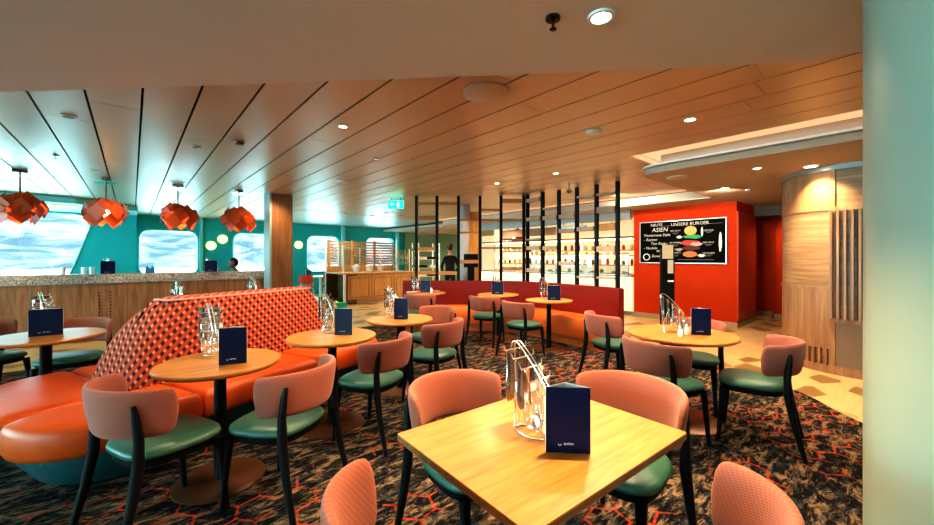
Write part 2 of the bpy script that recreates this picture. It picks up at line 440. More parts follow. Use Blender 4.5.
for i, yy in enumerate((-4.4, -.6, 3.2, 7.0, 10.8)):
    g = ob('window_%d' % (i+7), MB().box(-8.97, -8.95, yy, yy+(3.2 if i < 4 else 2.8), .8, 2.35), GLASS, smooth=False); g['kind'] = 'structure'
struct('wall_back', MB().box(-9, 15, -5, -4.9, 0, 3), PLASTER2, smooth=False)
struct('wall_right_far', MB().box(13.9, 14, -5, 15, 0, 3), CREAM, smooth=False)
struct('wall_outer_top', MB().box(-9, 14.05, 15.02, 15.1, 2.6, 3.05).box(-9, .09, 13.8, 13.92, 2.7, 3.0), DARKV, smooth=False)

# red menu wall and the hall behind
struct('wall_menu', MB().box(8.95, 10.4, 2.23, 4.28, .0, 2.52), RED, smooth=False)
struct('baseboard_menu', MB().box(8.93, 10.42, 2.21, 4.30, 0, .11), mat('skirting', (.40, .33, .22), .5), smooth=False)
struct('trim_corner_panel', MB().box(8.93, 10.2, 2.195, 2.225, .14, 2.30), mat('red_brown', (.50, .07, .02), .35), smooth=False, bevel=.01)
struct('wall_hall', MB().box(11.4, 11.5, 2.02, 4.3, 0, 2.5).box(11.0, 11.1, -1, 2.02, 0, 2.5).box(10.4, 11.45, 4.2, 4.3, 0, 2.5).box(11.0, 11.5, 2.0, 2.06, 0, 2.5), RED, smooth=False)
struct('baseboard_hall', MB().box(10.97, 11.0, 1.2, 2.02, 0, .11).box(11.37, 11.4, 2.06, 2.6, 0, .11), MATS['skirting'], smooth=False)
struct('ceiling_hall_header', MB().box(10.2, 10.5, 1.2, 2.225, 2.28, 2.5).box(10.5, 12, 1.2, 4.2, 2.28, 2.32), mat('dark_header', (.10, .085, .07), .6), smooth=False)
sw = thing('light_switch', 'white light switch on the red hall wall', 'switch', (10.995, 1.62, 1.33))
ob('plate', MB().box(-.012, 0, -.045, .045, -.06, .06), WHITEM, sw, bevel=.004)
ob('rocker', MB().box(-.018, -.011, -.022, .022, -.035, .035), WHITEM, sw, bevel=.003)

# wood drum wall
dp = [Vector((6.3, -3.5)), Vector((6.3, -1.5)), Vector((6.3, 0)), Vector((6.3, .2)), Vector((6.3, .4))]
dp += [Vector((7.1+.8*math.cos(rad(a)), .4+.8*math.sin(rad(a)))) for a in range(175, 89, -5)]
dp += [Vector((9, 1.2)), Vector((13, 1.2))]
struct('wall_wood_drum', sweep(dp, [(0, 0), (0, 2.5), (-.1, 2.5), (-.1, 0)]), PANEL_H, sharp=60)
def darc(a): return Vector((7.1+.8*math.cos(rad(a)), .4+.8*math.sin(rad(a))))
def arcpath(a0, a1, st=3):
    n = max(2, int(abs(a0-a1)/st)+1); return [darc(a0+(a1-a0)*i/(n-1)) for i in range(n)]
def band(path, z0, z1, t): return sweep(path, [(0.0, z0), (0.0, z1), (t, z1), (t, z0)])
left = arcpath(163, 92)
full = dp[:-2]
def addstruct(n, mb, m): return struct(n, mb, m, sharp=60)
addstruct('trim_drum_base', band(full, 0, .10, .02), PANEL_V)
addstruct('trim_drum_rail', band(left, 1.97, 2.0, .014), PANEL_V)
addstruct('trim_drum_rail', band(left, 1.0, 1.03, .014), PANEL_V)
addstruct('trim_drum_rail', band(left, .29, .32, .014), PANEL_V)
addstruct('trim_drum_top', band(full, 2.44, 2.5, .03), GREYM)
addstruct('trim_drum_stile', band(arcpath(167, 163), .1, 2.44, .014), PANEL_V)
addstruct('trim_drum_panel', band(left, .33, 1.0, .004), PANEL_V)
addstruct('trim_drum_panel', band(left, 2.0, 2.44, .004), PANEL_V)
rightp = [Vector((6.3, -1.5)), Vector((6.3, 0)), Vector((6.3, .4))]+arcpath(178, 167, 4)
addstruct('trim_drum_rail', band(rightp, 1.95, 2.0, .016), PANEL_V)
addstruct('trim_drum_rail', band(rightp, .62, .67, .022), PANEL_V)
addstruct('trim_drum_grey_panel', band(rightp, .1, .62, .006), mat('grey_brown', (.22, .16, .115), .5))
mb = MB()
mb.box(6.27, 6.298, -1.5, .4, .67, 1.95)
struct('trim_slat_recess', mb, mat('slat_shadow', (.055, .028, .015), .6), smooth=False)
mb = MB(); y = .62
for j in range(14):
    if y > .4:
        p = darc(180-math.degrees(math.asin((y-.4)/.8))); x = p.x
    else: x = 6.3
    mb.box(x-.062, x-.005, y-.012, y+.012, .67, 1.95); y -= .062
struct('trim_slats_tall', mb, PANEL_V, smooth=False)
mb = MB()
for j in range(8):
    a = 161-j*4.4; p = darc(a); M = Matrix.Translation((p.x, p.y, 0)) @ Matrix.Rotation(rad(a), 4, 'Z')
    mb.box(-.005, .035, -.014, .014, .1, .29, M)
struct('trim_slats_low', mb, PANEL_V, smooth=False)

# near column
cx, cy = R(1.677, 1.144)
struct('column_near', MB().lathe([(.35, 0), (.35, 2.4)], 64, (cx, cy, 0)), COLUMN, sharp=60)
struct('trim_column_foot', MB().lathe([(.356, .008), (.356, .12)], 64, (cx, cy, 0)), GREYM, sharp=60)

# wood clad post
struct('column_post', MB().box(2.035, 2.45, 8.2, 8.62, 0, HC), PANEL, smooth=False, bevel=.006)
struct('trim_post_side', MB().box(2.02, 2.034, 8.205, 8.62, 0, HC).box(2.02, 2.06, 8.19, 8.199, 0, HC), mat('grey_green_side', (.30, .36, .32), .5), smooth=False)
# column and panel behind the screen
x, y = R(-.06, 9.3)
struct('column_grey', MB().lathe([(.135, 0), (.135, HC)], 24, (x, y, 0)), mat('mauve_grey', (.42, .38, .38), .6))
x, y = R(.19, 9.35)
struct('trim_wood_fin', MB().box(-.12, .12, -.03, .03, 0, 2.5, Matrix.Translation((x, y, 0)) @ Matrix.Rotation(-rad(YAW), 4, 'Z')), wood('amber_wood', (.42, .17, .03), (.66, .32, .07), 2, 1, .4), smooth=False)

# ------------------------------------------------------------------ outside
def sea_mat():
    m, nt, b = nodes('sea_water'); b.inputs['Base Color'].default_value = (.75, .82, .86, 1); b.inputs['Roughness'].default_value = .4
    k = NT(nt); g = nt.nodes.new('ShaderNodeNewGeometry'); n = k.noise(k.mapping(g.outputs['Position'], (.05, .2, 1)), 3, 3)
    nt.links.new(k.mix(n, (.42, .52, .56), (.55, .60, .62)), b.inputs['Base Color']); return m
sea = ob('sea', MB().prism([(-900, -900), (900, -900), (900, 900), (-900, 900)], -9.0, -8.0), sea_mat(), smooth=False); sea['kind'] = 'structure'
def hill_mat():
    m, nt, b = nodes('misty_hills'); k = NT(nt); g = nt.nodes.new('ShaderNodeNewGeometry')
    n = k.noise(k.mapping(g.outputs['Position'], (.018, .018, .07)), 1.4, 7, .65, .8)
    nt.links.new(k.mix(k.step(n, .4, .62), (.040, .043, .048), (.135, .115, .112)), b.inputs['Base Color']); b.inputs['Roughness'].default_value = 1; b.inputs['Specular IOR Level'].default_value = 0
    return m
mb = MB(); rnd = random.Random(5); nx, ny = 90, 8; V = []; Fc = []
for j in range(ny):
    for i in range(nx):
        X = -700+1500*i/(nx-1); hgt = 62+16*math.sin(i*.21)+9*math.sin(i*.53+1)+rnd.uniform(-3, 3)
        t = j/(ny-1); V.append((X, 430+t*150+10*math.sin(i*.4), -8+(hgt+8)*t**.7))
for j in range(ny-1):
    for i in range(nx-1): a = j*nx+i; Fc.append((a, a+1, a+nx+1, a+nx))
mb.add(V, Fc); hl = ob('hills', mb, hill_mat()); hl['kind'] = 'structure'

# ------------------------------------------------------------------ chairs
def make_chair(name, label, seatm=GREEN, backm=PINK, legm=BLACK):
    t = thing(name, label, 'chair')
    # seat
    out = []
    for i in range(40):
        a = 2*PI*i/40; c, s = math.cos(a), math.sin(a)
        x = .225*math.copysign(abs(c)**.62, c); yy = .215*math.copysign(abs(s)**.62, s)
        x *= 1+.10*yy/.215
        out.append((x, yy))
    mb = MB().loft(out, [(.02, .425), (.004, .432), (0, .445), (.005, .46), (.02, .470), (.06, .477), (.12, .479)])
    ob('seat', mb, seatm, t, sharp=70)
    mb = MB().loft(out, [(.03, .388), (.022, .39), (.018, .423)]); ob('seat_frame', mb, legm, t)
    # backrest
    rings = []; n = 60; T = 78
    for i in range(n+1):
        q = -1+2*i/n; q = math.sin(q*PI/2)*.35+q*.65; a = rad(q*T)
        h = .117*max(.0, 1-abs(q)**26)**.5*(1-.04*q*q) if abs(q) < 1 else 0
        h = max(h, .012); th = .021*(max(.05, 1-abs(q)**14))**.5
        zc = .668-.012*q*q
        ring = []
        for j in range(20):
            b = 2*PI*j/20; c, s = math.cos(b), math.sin(b)
            dz = h*math.copysign(abs(s)**.5, s); dr = th*math.copysign(abs(c)**.8, c)
            rr = .258+dr+.14*dz+.02*(1-q*q)
            ring.append((rr*math.sin(a)*1.0, -.005-rr*math.cos(a)*1.0, zc+dz))
        rings.append(ring)
    ob('backrest', MB().rings(rings), backm, t, sharp=80)
    for s in (-1, 1):
        ob('leg', MB().tube([(s*.19, .165, .41), (s*.195, .175, .33), (s*.212, .20, 0)], [.026, .022, .013], 10), legm, t)
        ob('leg', MB().tube([(s*.240, -.30, 0), (s*.230, -.240, .25), (s*.222, -.210, .42), (s*.222, -.206, .55), (s*.220, -.218, .66), (s*.210, -.223, .715)],
                            [.014, .021, .025, .021, .017, .010], 10), legm, t)
    return t
chair0 = make_chair('wraparound_chair', 'x')
first = [True]
def place_chair(X, D, phi, label):
    """X, D = seat centre"""
    x, y = R(X, D)
    if first[0]:
        first[0] = False; chair0.location = (x, y, .008); chair0.rotation_euler = (0, 0, face(phi)); chair0['label'] = label; return chair0
    return dup(chair0, (x, y, .008), face(phi), label)
def back_chair(X, D, phi, label, off=.2):   # X,D = point between the two stiles
    return place_chair(X+off*math.sin(rad(phi)), D+off*math.cos(rad(phi)), phi, label)
back_chair(-1.69, 1.86, 27, 'salmon-backed chair with green seat beside the rounded left end of the patterned sofa')
back_chair(-.90, 2.2, -74, 'salmon-backed chair turned sideways at the nearest round sofa table, left of the square table')
back_chair(-.56, 2.95, -66, 'salmon-backed chair at the middle round table by the sofa, the one with a green packet')
back_chair(-.17, 3.7, -58, 'salmon-backed chair on the right of the third round table, beyond the sofa end')
back_chair(-.32, 4.75, -140, 'salmon-backed chair facing the camera behind the third round table')
back_chair(-.80, 6.35, 5, 'small distant chair seen from behind at the far left round table')
back_chair(.23, 6.05, 28, 'chair with green seat at the middle table of the red bench, seen from behind')
back_chair(.64, 5.3, 50, 'chair with green seat drawn up to the rightmost table of the red bench')
back_chair(1.42, 4.2, 78, 'salmon chair facing right in front of the end of the red bench')
back_chair(1.33, 2.85, 64, 'salmon chair with its back to the square table, in front of the oval-looking right table')
back_chair(2.24, 3.80, -143, 'salmon chair behind the right round table, in front of the red wall')
place_chair(2.20, 2.97, -51, 'rightmost salmon chair with dark green seat beside the wooden drum wall')
place_chair(.025, 1.81, 139, 'salmon chair facing the camera at the back left edge of the square table')
place_chair(.70, 1.80, -131, 'salmon chair facing the camera at the back right edge of the square table')
place_chair(-.075, 1.07, 47, 'orange-lit chair back at the bottom edge, front left side of the square table')
place_chair(.535, 1.08, -41, 'orange-lit chair back at the bottom edge, front right side of the square table')
place_chair(-3.72, 3.62, 150, 'chair with rust back behind the round table at the far left edge')
place_chair(-3.72, 2.72, 20, 'teal seat of the chair in front of the round table at the left edge')
place_chair(-4.5, 3.6, 100, 'rust-backed chair left of the round table at the left edge')
place_chair(-3.25, 4.55, -170, 'chair glimpsed over the left slope of the patterned sofa')

# ------------------------------------------------------------------ tables
def make_round():
    t = thing('round_table', 'x', 'table', (0, 0, 0))
    prof = [(.01, .712), (.345, .712), (.352, .716), (.360, .724), (.360, .734), (.356, .740), (.01, .740)]
    ob('tabletop', MB().lathe(prof, 56), OAK, t, sharp=30)
    ob('column', MB().lathe([(.036, .012), (.036, .70)], 20), BLACKM, t)
    ob('top_plate', MB().lathe([(.12, .70), (.12, .711)], 24), BLACKM, t)
    ob('base', MB().lathe([(.265, 0), (.265, .008), (.255, .014), (.05, .02)], 48), BRONZE, t)
    return t
table0 = make_round(); used = [False]
def round_table(X, D, sc, label):
    x, y = R(X, D)
    if not used[0]:
        used[0] = True; t = table0; t.location = (x, y, .008); t['label'] = label
    else: t = dup(table0, (x, y, .008), 0, label)
    t.scale = (sc, sc, (.748-.008)/.74)
    return t
round_table(-1.545, 2.41, .95, 'round oak table nearest the camera along the patterned sofa')
round_table(-1.12, 3.2, .98, 'round oak table at the middle of the patterned sofa')
round_table(-.71, 4.08, .96, 'round oak table past the right end of the patterned sofa')
round_table(-.75, 7.1, 1.0, 'small round table at the left end of the red bench')
round_table(.55, 6.75, 1.0, 'small round table at the middle of the red bench')
round_table(1.25, 5.88, .98, 'round oak table at the right curve of the red bench')
round_table(1.83, 3.3, 1.17, 'large round oak table on the right before the red wall')
round_table(-3.5, 3.2, 1.03, 'round table at the left edge with pale daylight on its top')
round_table(-3.98, 5.35, 1.0, 'round table hidden behind the left half of the patterned sofa')
round_table(-3.56, 6.45, 1.0, 'round table hidden behind the right half of the patterned sofa')
# square table
x, y = R(.284, 1.446)
sq = thing('square_table', 'square oak table in the foreground with cutlery stand and navy menu', 'table', (x, y, .008), -rad(2.7))
mb = MB().prism(rrect(-.4325, .4325, -.335, .335, .012, 3), .712, .7315)
top = ob('tabletop', MB().prism(rrect(-.4325, .4325, -.335, .335, .012, 3), .706, .7315), OAK, sq, smooth=False, bevel=.0015)
ob('edge_band', MB().prism(rrect(-.4335, .4335, -.336, .336, .012, 3), .7065, .7275), OAK_EDGE, sq, smooth=False)
ob('top_plate', MB().box(-.2, .2, -.2, .2, .695, .7055), BLACKM, sq)
ob('column', MB().lathe([(.04, .014), (.04, .695)], 24), BLACKM, sq)
ob('base', MB().prism(rrect(-.23, .23, -.23, .23, .03), 0, .014), BLACKM, sq, bevel=.003)
TZ = .748
SQZ = .7395

# ------------------------------------------------------------------ cutlery stands, cutlery, menus
def make_cutlery():
    out = {}
    for kind in ('fork', 'knife', 'spoon'):
        mb = MB(); th = .0012
        def strip(pts):   # (z, halfwidth, bulge)
            rings = [[(-w, -th+bu, z), (w, -th+bu, z), (w, th+bu, z), (-w, th+bu, z)] for z, w, bu in pts]
            mb.rings(rings)
        if kind == 'knife':
            strip([(0, .005, 0), (-.004, .0075, 0), (-.09, .006, 0), (-.10, .0085, 0), (-.17, .0095, 0), (-.19, .006, 0), (-.198, .001, 0)])
        elif kind == 'spoon':
            strip([(0, .004, 0), (-.004, .0075, 0), (-.06, .004, 0), (-.13, .003, 0), (-.142, .010, .001), (-.158, .0175, .004), (-.178, .0175, .004), (-.19, .010, .001), (-.196, .002, 0)])
        else:
            strip([(0, .004, 0), (-.004, .0075, 0), (-.06, .004, 0), (-.125, .003, 0), (-.138, .009, .001), (-.152, .012, .003)])
            for q in (-.0098, -.0034, .0034, .0098):
                rings = [[(q-w, -th+bu, z), (q+w, -th+bu, z), (q+w, th+bu, z), (q-w, th+bu, z)] for z, w, bu in ((-.150, .0022, .003), (-.175, .0018, .002), (-.195, .0006, 0))]
                mb.rings(rings)
        out[kind] = prep(kind, mb, mat('knife_steel', (.34, .32, .31), .22, 1) if kind == 'knife' else STEEL)
    return out
CUT = make_cutlery()
def make_stand():
    t = thing('cutlery_stand', 'x', 'cutlery stand')
    ring = [(+.015+.072*math.cos(2*PI*i/28), .046*math.sin(2*PI*i/28), .003) for i in range(28)]
    ob('base_ring', MB().tube(ring, .003, 8, True), STEEL, t)
    mb = MB()
    for s in (-1, 1):
        yy = .010*s
        P = catmull([(-.055, yy*2.0, .004), (-.062, yy, .08), (-.078, yy, .24), (-.080, yy, .312), (-.062, yy, .332), (-.035, yy, .318), (.02, yy, .265), (.085, yy, .185), (.105, yy, .12), (.085, yy*2.0, .004)], 5)
        mb.tube(P, .0036, 8)
    ob('spine_wire', mb, STEEL, t)
    for i in range(5):
        x = -.066+.039*i; z = (.302, .276, .246, .208, .168)[i]
        P = [(x-.004, -.066, z+.020), (x, -.061, z+.002), (x, -.055, z), (x, .055, z), (x, .061, z+.002), (x-.004, .066, z+.020)]
        ob('crossbar', MB().tube(P, .0032, 6), STEEL, t)
    return t
stand0 = make_stand(); sused = [False]; rn = random.Random(11)
def cutlery_stand(X, D, z, phi, label, where, rows=5):
    x, y = R(X, D); rot = rad(90-YAW-phi)
    if not sused[0]:
        sused[0] = True; t = stand0; t.location = (x, y, z); t.rotation_euler = (0, 0, rot); t['label'] = label
    else: t = dup(stand0, (x, y, z), rot, label)
    for i in range(rows):
        if rows == 2 and i == 1: i = 3
        bx = -.066+.039*i; bz = (.302, .276, .246, .208, .168)[i]; L = (.98, .98, .95, .86, .7)[i]
        for j, by in enumerate((-.046, -.026, .026, .046)):
            kind = ('knife', 'fork', 'fork', 'spoon', 'spoon')[i] if j % 2 == 0 else ('knife', 'knife', 'fork', 'spoon', 'spoon')[i]
            M = Matrix.Translation((x, y, z)) @ Matrix.Rotation(rot, 4, 'Z')
            p = M @ Vector((bx+.0042, by, bz-.001))
            o = ob(kind, CUT[kind], None, None, p)
            o.rotation_euler = (0, rn.uniform(-.03, .03), rot+PI/2+rn.uniform(-.9, .9)); o.scale = (1.6, 1.3, L)
            tag(o, 'polished steel %s hanging on the cutlery stand %s' % (kind, where), kind, 'steel %ss hanging %s' % (kind, where))
    return t
def make_menu():
    t = thing('menu_card', 'x', 'menu')
    w, h = .074, .22
    # folded standee: front face at y=-.0, two wings meeting at the back
    ob('front_panel', MB().box(-w, w, -.002, .001, 0, h), NAVY, t)
    a = rad(28)
    for s in (-1, 1):
        M = Matrix.Translation((s*w, 0, 0)) @ Matrix.Rotation(-s*rad(38), 4, 'Z')
        mb = MB(); mb.box(-.092 if s > 0 else 0, 0 if s > 0 else .092, .000, .002, 0, h, Matrix.Translation((s*w, 0, 0)) @ Matrix.Rotation(-s*rad(35), 4, 'Z'))
        ob('side_panel', mb, WHITE, t)
    text('lettering', 'BISTRO', .0100, WHITE, t, (.002, -.0032, .030), (PI/2, 0, 0))
    P = [(-.028+.005*math.cos(rad(q)), -.0035, .031+.006*math.sin(rad(q))) for q in range(180, 361, 30)]
    ob('emblem', MB().tube(P, .0012, 5), WHITE, t)
    return t
menu0 = make_menu(); mused = [False]
def menu(px, D, z, phi, label, sc=1.0):
    x, y = at(px, D); rot = face(phi)
    if not mused[0]:
        mused[0] = True; t = menu0; t.location = (x, y, z); t.rotation_euler = (0, 0, rot); t['label'] = label
    else: t = dup(menu0, (x, y, z), rot, label)
    t.scale = (sc, 1, 1); return t
def stand_px(px, D, z, phi, label, where, rows=5):
    return cutlery_stand((px-CX)/F*D, D, z, phi, label, where, rows)
stand_px(529, 1.46, SQZ, 138, 'wire cutlery stand on the foreground square table', 'on the square table')
menu(568, 1.30, SQZ, 4, 'navy folded menu standing on the foreground square table')
stand_px(211, 2.60, TZ, 135, 'wire cutlery stand on the sofa table nearest the camera', 'on the nearest sofa table')
menu(233, 2.35, TZ, -22, 'navy menu on the sofa table nearest the camera')
stand_px(328, 3.36, TZ, 130, 'wire cutlery stand on the middle sofa table', 'on the middle sofa table')
menu(343.5, 3.22, TZ, 2, 'navy menu on the middle sofa table beside a green packet')
stand_px(391, 4.16, TZ, 140, 'wire cutlery stand on the table past the sofa end', 'on the table past the sofa end')
menu(401, 4.03, TZ, 4, 'navy menu on the round table past the sofa end')
stand_px(415.5, 7.2, TZ, 140, 'wire cutlery stand on the far left bench table', 'on the far left bench table', 3)
menu(425.5, 7.1, TZ, 8, 'navy menu on the far left bench table', 1.2)
stand_px(497, 6.95, TZ, 100, 'wire cutlery stand behind the menu on the middle bench table', 'on the middle bench table', 3)
menu(497.5, 6.72, TZ, 8, 'navy menu on the middle bench table', 1.35)
stand_px(545, 5.98, TZ, 135, 'wire cutlery stand on the right bench table', 'on the right bench table', 3)
menu(554, 5.82, TZ, 10, 'navy menu on the right bench table', 1.3)
stand_px(671, 3.33, TZ, 110, 'wire cutlery stand on the large right table', 'on the large right table')
menu(701, 3.22, TZ, 14, 'navy menu on the large right table before the red wall')
stand_px(42, 3.42, TZ, 120, 'wire cutlery stand on the left edge table', 'on the left edge table', 3)
menu(46, 3.19, TZ, -36, 'broad navy menu on the left edge table', 1.35)
stand_px(178, 5.3, TZ, 120, 'top of a cutlery stand peeking over the left of the patterned sofa', 'on the table behind the sofa left half', 3)
stand_px(253, 6.4, TZ, 120, 'top of a cutlery stand peeking over the sofa near the wood post', 'on the table behind the sofa right half', 3)
# shakers and packets
def shaker(px, D, z, label, m, sc=1):
    x, y = at(px, D); t = thing('shaker', label, 'shaker', (x, y, z)); t.scale = (sc, sc, sc)
    ob('body', MB().lathe([(.016, 0), (.019, .004), (.018, .03), (.014, .055)], 20), m, t)
    ob('cap', MB().lathe([(.0155, .055), (.0165, .06), (.0165, .068), (.010, .078), (.002, .080)], 20), STEEL, t)
GLS = mat('shaker_glass', (.8, .78, .7), .1, coat=.5)
shaker(549, 1.44, SQZ, 'small salt shaker between stand and menu on the square table', GLS, .9)
shaker(680.5, 3.16, TZ, 'glass shaker in front of the stand on the large right table', GLS, 1.2)
shaker(687, 3.24, TZ, 'second glass shaker, next to the menu on the large right table', GLS, 1.2)
shaker(431.5, 7.02, TZ, 'tiny white shaker beside the menu on the far left bench table', WHITE, 1.3)
x, y = at(341, 3.50)
t = thing('condiment_packet', 'green and yellow packet behind the menu on the middle sofa table', 'packet', (x, y, TZ), face(0))
ob('carton', MB().box(-.035, .045, -.025, .025, 0, .24), mat('packet_green', (.0, .25, .08), .5), t, bevel=.004)
ob('side_stripe', MB().box(-.055, -.0355, -.025, .025, 0, .25), mat('packet_yellow', (.85, .65, .10), .5), t, bevel=.004)
# plates on far left bench table
for k, (px, D, lb) in enumerate(((412, 7.05, 'white plate left of the menu on the far left bench table'), (434, 7.25, 'white plate behind the menu on the far left bench table'))):
    x, y = at(px, D)
    tag(ob('plate', MB().lathe([(.06, 0), (.11, .012), (.112, .014), (.06, .004), (.005, .003)], 28), WHITEM, None, (x, y, TZ)), lb, 'plate', 'plates on the far left bench table')

# ------------------------------------------------------------------ patterned island sofa
S0, N0 = 2.15, 3.6
X0, D0 = S0*.454-N0*.891, S0*.891+N0*.454
x, y = R(X0, D0)
sofa = thing('island_sofa', 'long orange leather island sofa with patterned woven spine back', 'sofa', (x, y, .008), rad(22))
def SL(poly): return [(a-S0, b-N0) for a, b in poly]
ob('plinth', MB().loft(SL(rrect(.84, 3.52, 2.93, 4.34, (.4, .45, .45, .4), 8)), [(.10, 0), (.07, .02), (.01, .17), (.0, .262)]), TEALBASE, sofa, sharp=60)
def cushion(poly, name='seat_cushion', m=ORANGE, z0=.262, z1=.462):
    lv = [(.05, z0), (.018, z0+.008), (.004, z0+.04), (0, z0+.085), (.005, z1-.055), (.018, z1-.022), (.045, z1-.006), (.085, z1)]
    return ob(name, MB().loft(SL(poly), lv), m, sofa, sharp=70)
cushion(rrect(.72, 1.55, 2.83, 3.36, (.02, .08, .42, .02), 10))
cushion(rrect(1.55, 2.55, 2.83, 3.44, .02))
cushion(rrect(2.55, 3.64, 2.83, 3.44, (.05, .02, .02, .42), 10))
cushion(rrect(.72, 1.36, 3.36, 4.44, (.02, .5, .06, .02), 10))
cushion(rrect(1.36, 2.5, 3.90, 4.44, .02))
cushion(rrect(2.5, 3.64, 3.90, 4.44, (.42, .02, .02, .02), 10))
cushion(rrect(3.28, 3.64, 3.44, 3.90, .02))
# spine
B = [(1.34, 3.38), (3.28, 3.38), (3.28, 3.97), (1.28, 3.97)]
Tt = [(1.66, 3.50), (3.06, 3.50), (3.02, 3.70), (1.62, 3.70)]
def interp(a, b, t): return (a[0]+(b[0]-a[0])*t, a[1]+(b[1]-a[1])*t)
def rq(q, r, n=6):
    out = []
    for i in range(4):
        p, c, nx_ = Vector(q[i-1]), Vector(q[i]), Vector(q[(i+1) % 4])
        a = c+(p-c).normalized()*r; b = c+(nx_-c).normalized()*r
        for j in range(n+1):
            t = j/n; v = (1-t)**2*a+2*t*(1-t)*c+t*t*b; out.append((v.x, v.y))
    return out
rings = []
for t_, z in ((0, .40), (.02, .46), (.12, .60), (.28, .74), (.46, .86), (.68, .96), (.88, 1.025)):
    q = [interp(B[i], Tt[i], t_) for i in range(4)]; rings.append([(a-S0, b-N0, z) for a, b in rq(q, .18)])
q = [interp(B[i], Tt[i], 1) for i in range(4)]
rings.append([(a-S0, b-N0, 1.053) for a, b in rq(q, .085)])
q2 = [interp(q[i], ((q[0][0]+q[2][0])/2, (q[0][1]+q[2][1])/2), .12) for i in range(4)]
rings.append([(a-S0, b-N0, 1.062) for a, b in rq(q2, .05)])
spine = ob('backrest', MB().rings(rings), PATTERN, sofa, sharp=75)
pip = [(a-S0, b-N0, 1.045) for a, b in rq([interp(B[i], Tt[i], .985) for i in range(4)], .07)]
ob('piping', MB().tube(pip, .009, 8, True), mat('pink_piping', (.62, .33, .28), .7), spine)
for c_ in ():
    P = [(interp(B[c_], Tt[c_], t_)[0]-S0, interp(B[c_], Tt[c_], t_)[1]-N0, z) for t_, z in ((.03, .47), (.5, .775), (.97, 1.045))]
    cc = Vector(((B[0][0]+B[2][0])/2-S0, (B[0][1]+B[2][1])/2-N0, 0))
    P = [Vector(p)+(cc-Vector((p[0], p[1], 0))).normalized()*.018 for p in P]
    ob('piping', MB().tube(P, .008, 8), MATS['pink_piping'], spine)

# ------------------------------------------------------------------ curved red bench
bl = [(-1.28, 7.72), (-.6, 7.72), (.1, 7.70), (.75, 7.62), (1.22, 7.36), (1.60, 6.95), (1.92, 6.50), (2.17, 6.12), (2.32, 5.80)]
bpath = catmull([Vector(R(a, b)) for a, b in bl], 5)
# origin of bench
bx0, by0 = R(.6, 7.4)
bench = thing('curved_bench', 'long curved banquette with orange seat and dark red backrest under the slatted screen', 'bench', (bx0, by0, 0))
bpl = [Vector((p.x-bx0, p.y-by0)) for p in bpath]
# travel goes right in view, so the viewer side is on the right of travel: negative offset
ob('backrest', sweep(bpl, [(.06, .10), (.06, .90), (.045, .925), (.0, .93), (-.03, .915), (-.035, .88), (-.06, .46), (-.06, .10)]), REDLEATHER, bench, sharp=50)
prof = [(-.06, .15), (-.06, .44), (-.10, .462), (-.48, .470), (-.535, .455), (-.555, .41), (-.548, .25), (-.52, .155)]
cuts = [0, 10, 19, 28, len(bpl)-1]
for a, b in zip(cuts[:-1], cuts[1:]): ob('seat_cushion', sweep(bpl, prof, a, b), mat('bench_orange', (.72, .17, .035), .36, bump=.08, bscale=60), bench, sharp=50)
ob('plinth', sweep(bpl, [(-.06, .008), (-.06, .148), (-.46, .148), (-.46, .008)]), wood('amber_plinth', (.40, .12, .03), (.58, .20, .06), 0, 1, .4), bench, sharp=50)

# ------------------------------------------------------------------ slatted screen
PP = [(416.5, 196), (437, 196), (458.5, 196), (480, 196), (501, 196), (523.7, 196), (527.5, 195), (542.7, 192), (559, 190), (577, 187.5), (596.6, 184.5), (617.7, 181.3)]
PC = [at(px, 1.25*F/(HY-py)) for px, py in PP]; PD = [1.25*F/(HY-py) for px, py in PP]
sx, sy = PC[5]
scr = thing('room_divider', 'floor to ceiling divider of black posts with short wooden slats behind the red bench', 'divider', (sx, sy, 0))
for i, (x, y) in enumerate(PC):
    ax = rad(-YAW) if i < 6 else math.atan2(PC[min(i+1, 11)][1]-PC[i-1][1], PC[min(i+1, 11)][0]-PC[i-1][0])
    M = Matrix.Translation((x-sx, y-sy, 0)) @ Matrix.Rotation(ax, 4, 'Z')
    ob('post', MB().box(-.028, .028, -.03, .03, 0.0, HC-.002, M), BLACKM, scr, bevel=.003)
SLT = {0: [(203.5, 0), (217.7, 1), (233.7, 0), (249, 1), (272.6, 1)], 1: [(203.5, 0), (232.6, 0), (273, 1)], 2: [(220, 0), (232.6, 0), (261.6, 1)],
       3: [(210, 0), (220, 0), (248, 0)], 4: [(201, 1), (220, 0), (239.4, 0), (248, 0), (268.7, 1)], 6: [(200, 1), (219, 1), (239.5, 0), (248, 1), (270.4, 1)],
       7: [(208.6, 0), (218, 1), (248, 1)], 8: [(216.6, 1), (230.8, 1), (263.5, 1)], 9: [(196.7, 0), (229, 1), (277, 0)], 10: [(194, 0), (209.7, 2), (249, 2), (278, 0)]}
SLATG = mat('slat_grey', (.46, .31, .22), .6, vary=.1, vscale=5, spec=.2)
for i, ls in SLT.items():
    a, b = Vector(PC[i]), Vector(PC[i+1]); d = (b-a); L = d.length; ang = math.atan2(d.y, d.x); mid = (a+b)/2; Dm = (PD[i]+PD[i+1])/2
    for py, th in ls:
        z = CAMZ+(HY-py)*Dm/F; h = (.018, .036, .050)[th]
        M = Matrix.Translation((mid.x-sx, mid.y-sy, z)) @ Matrix.Rotation(ang, 4, 'Z')
        ob('slat', MB().box(-L/2+.029, L/2-.029, -.06, .06, -h, h, M), SLATG if i > 5 else SLAT, scr)

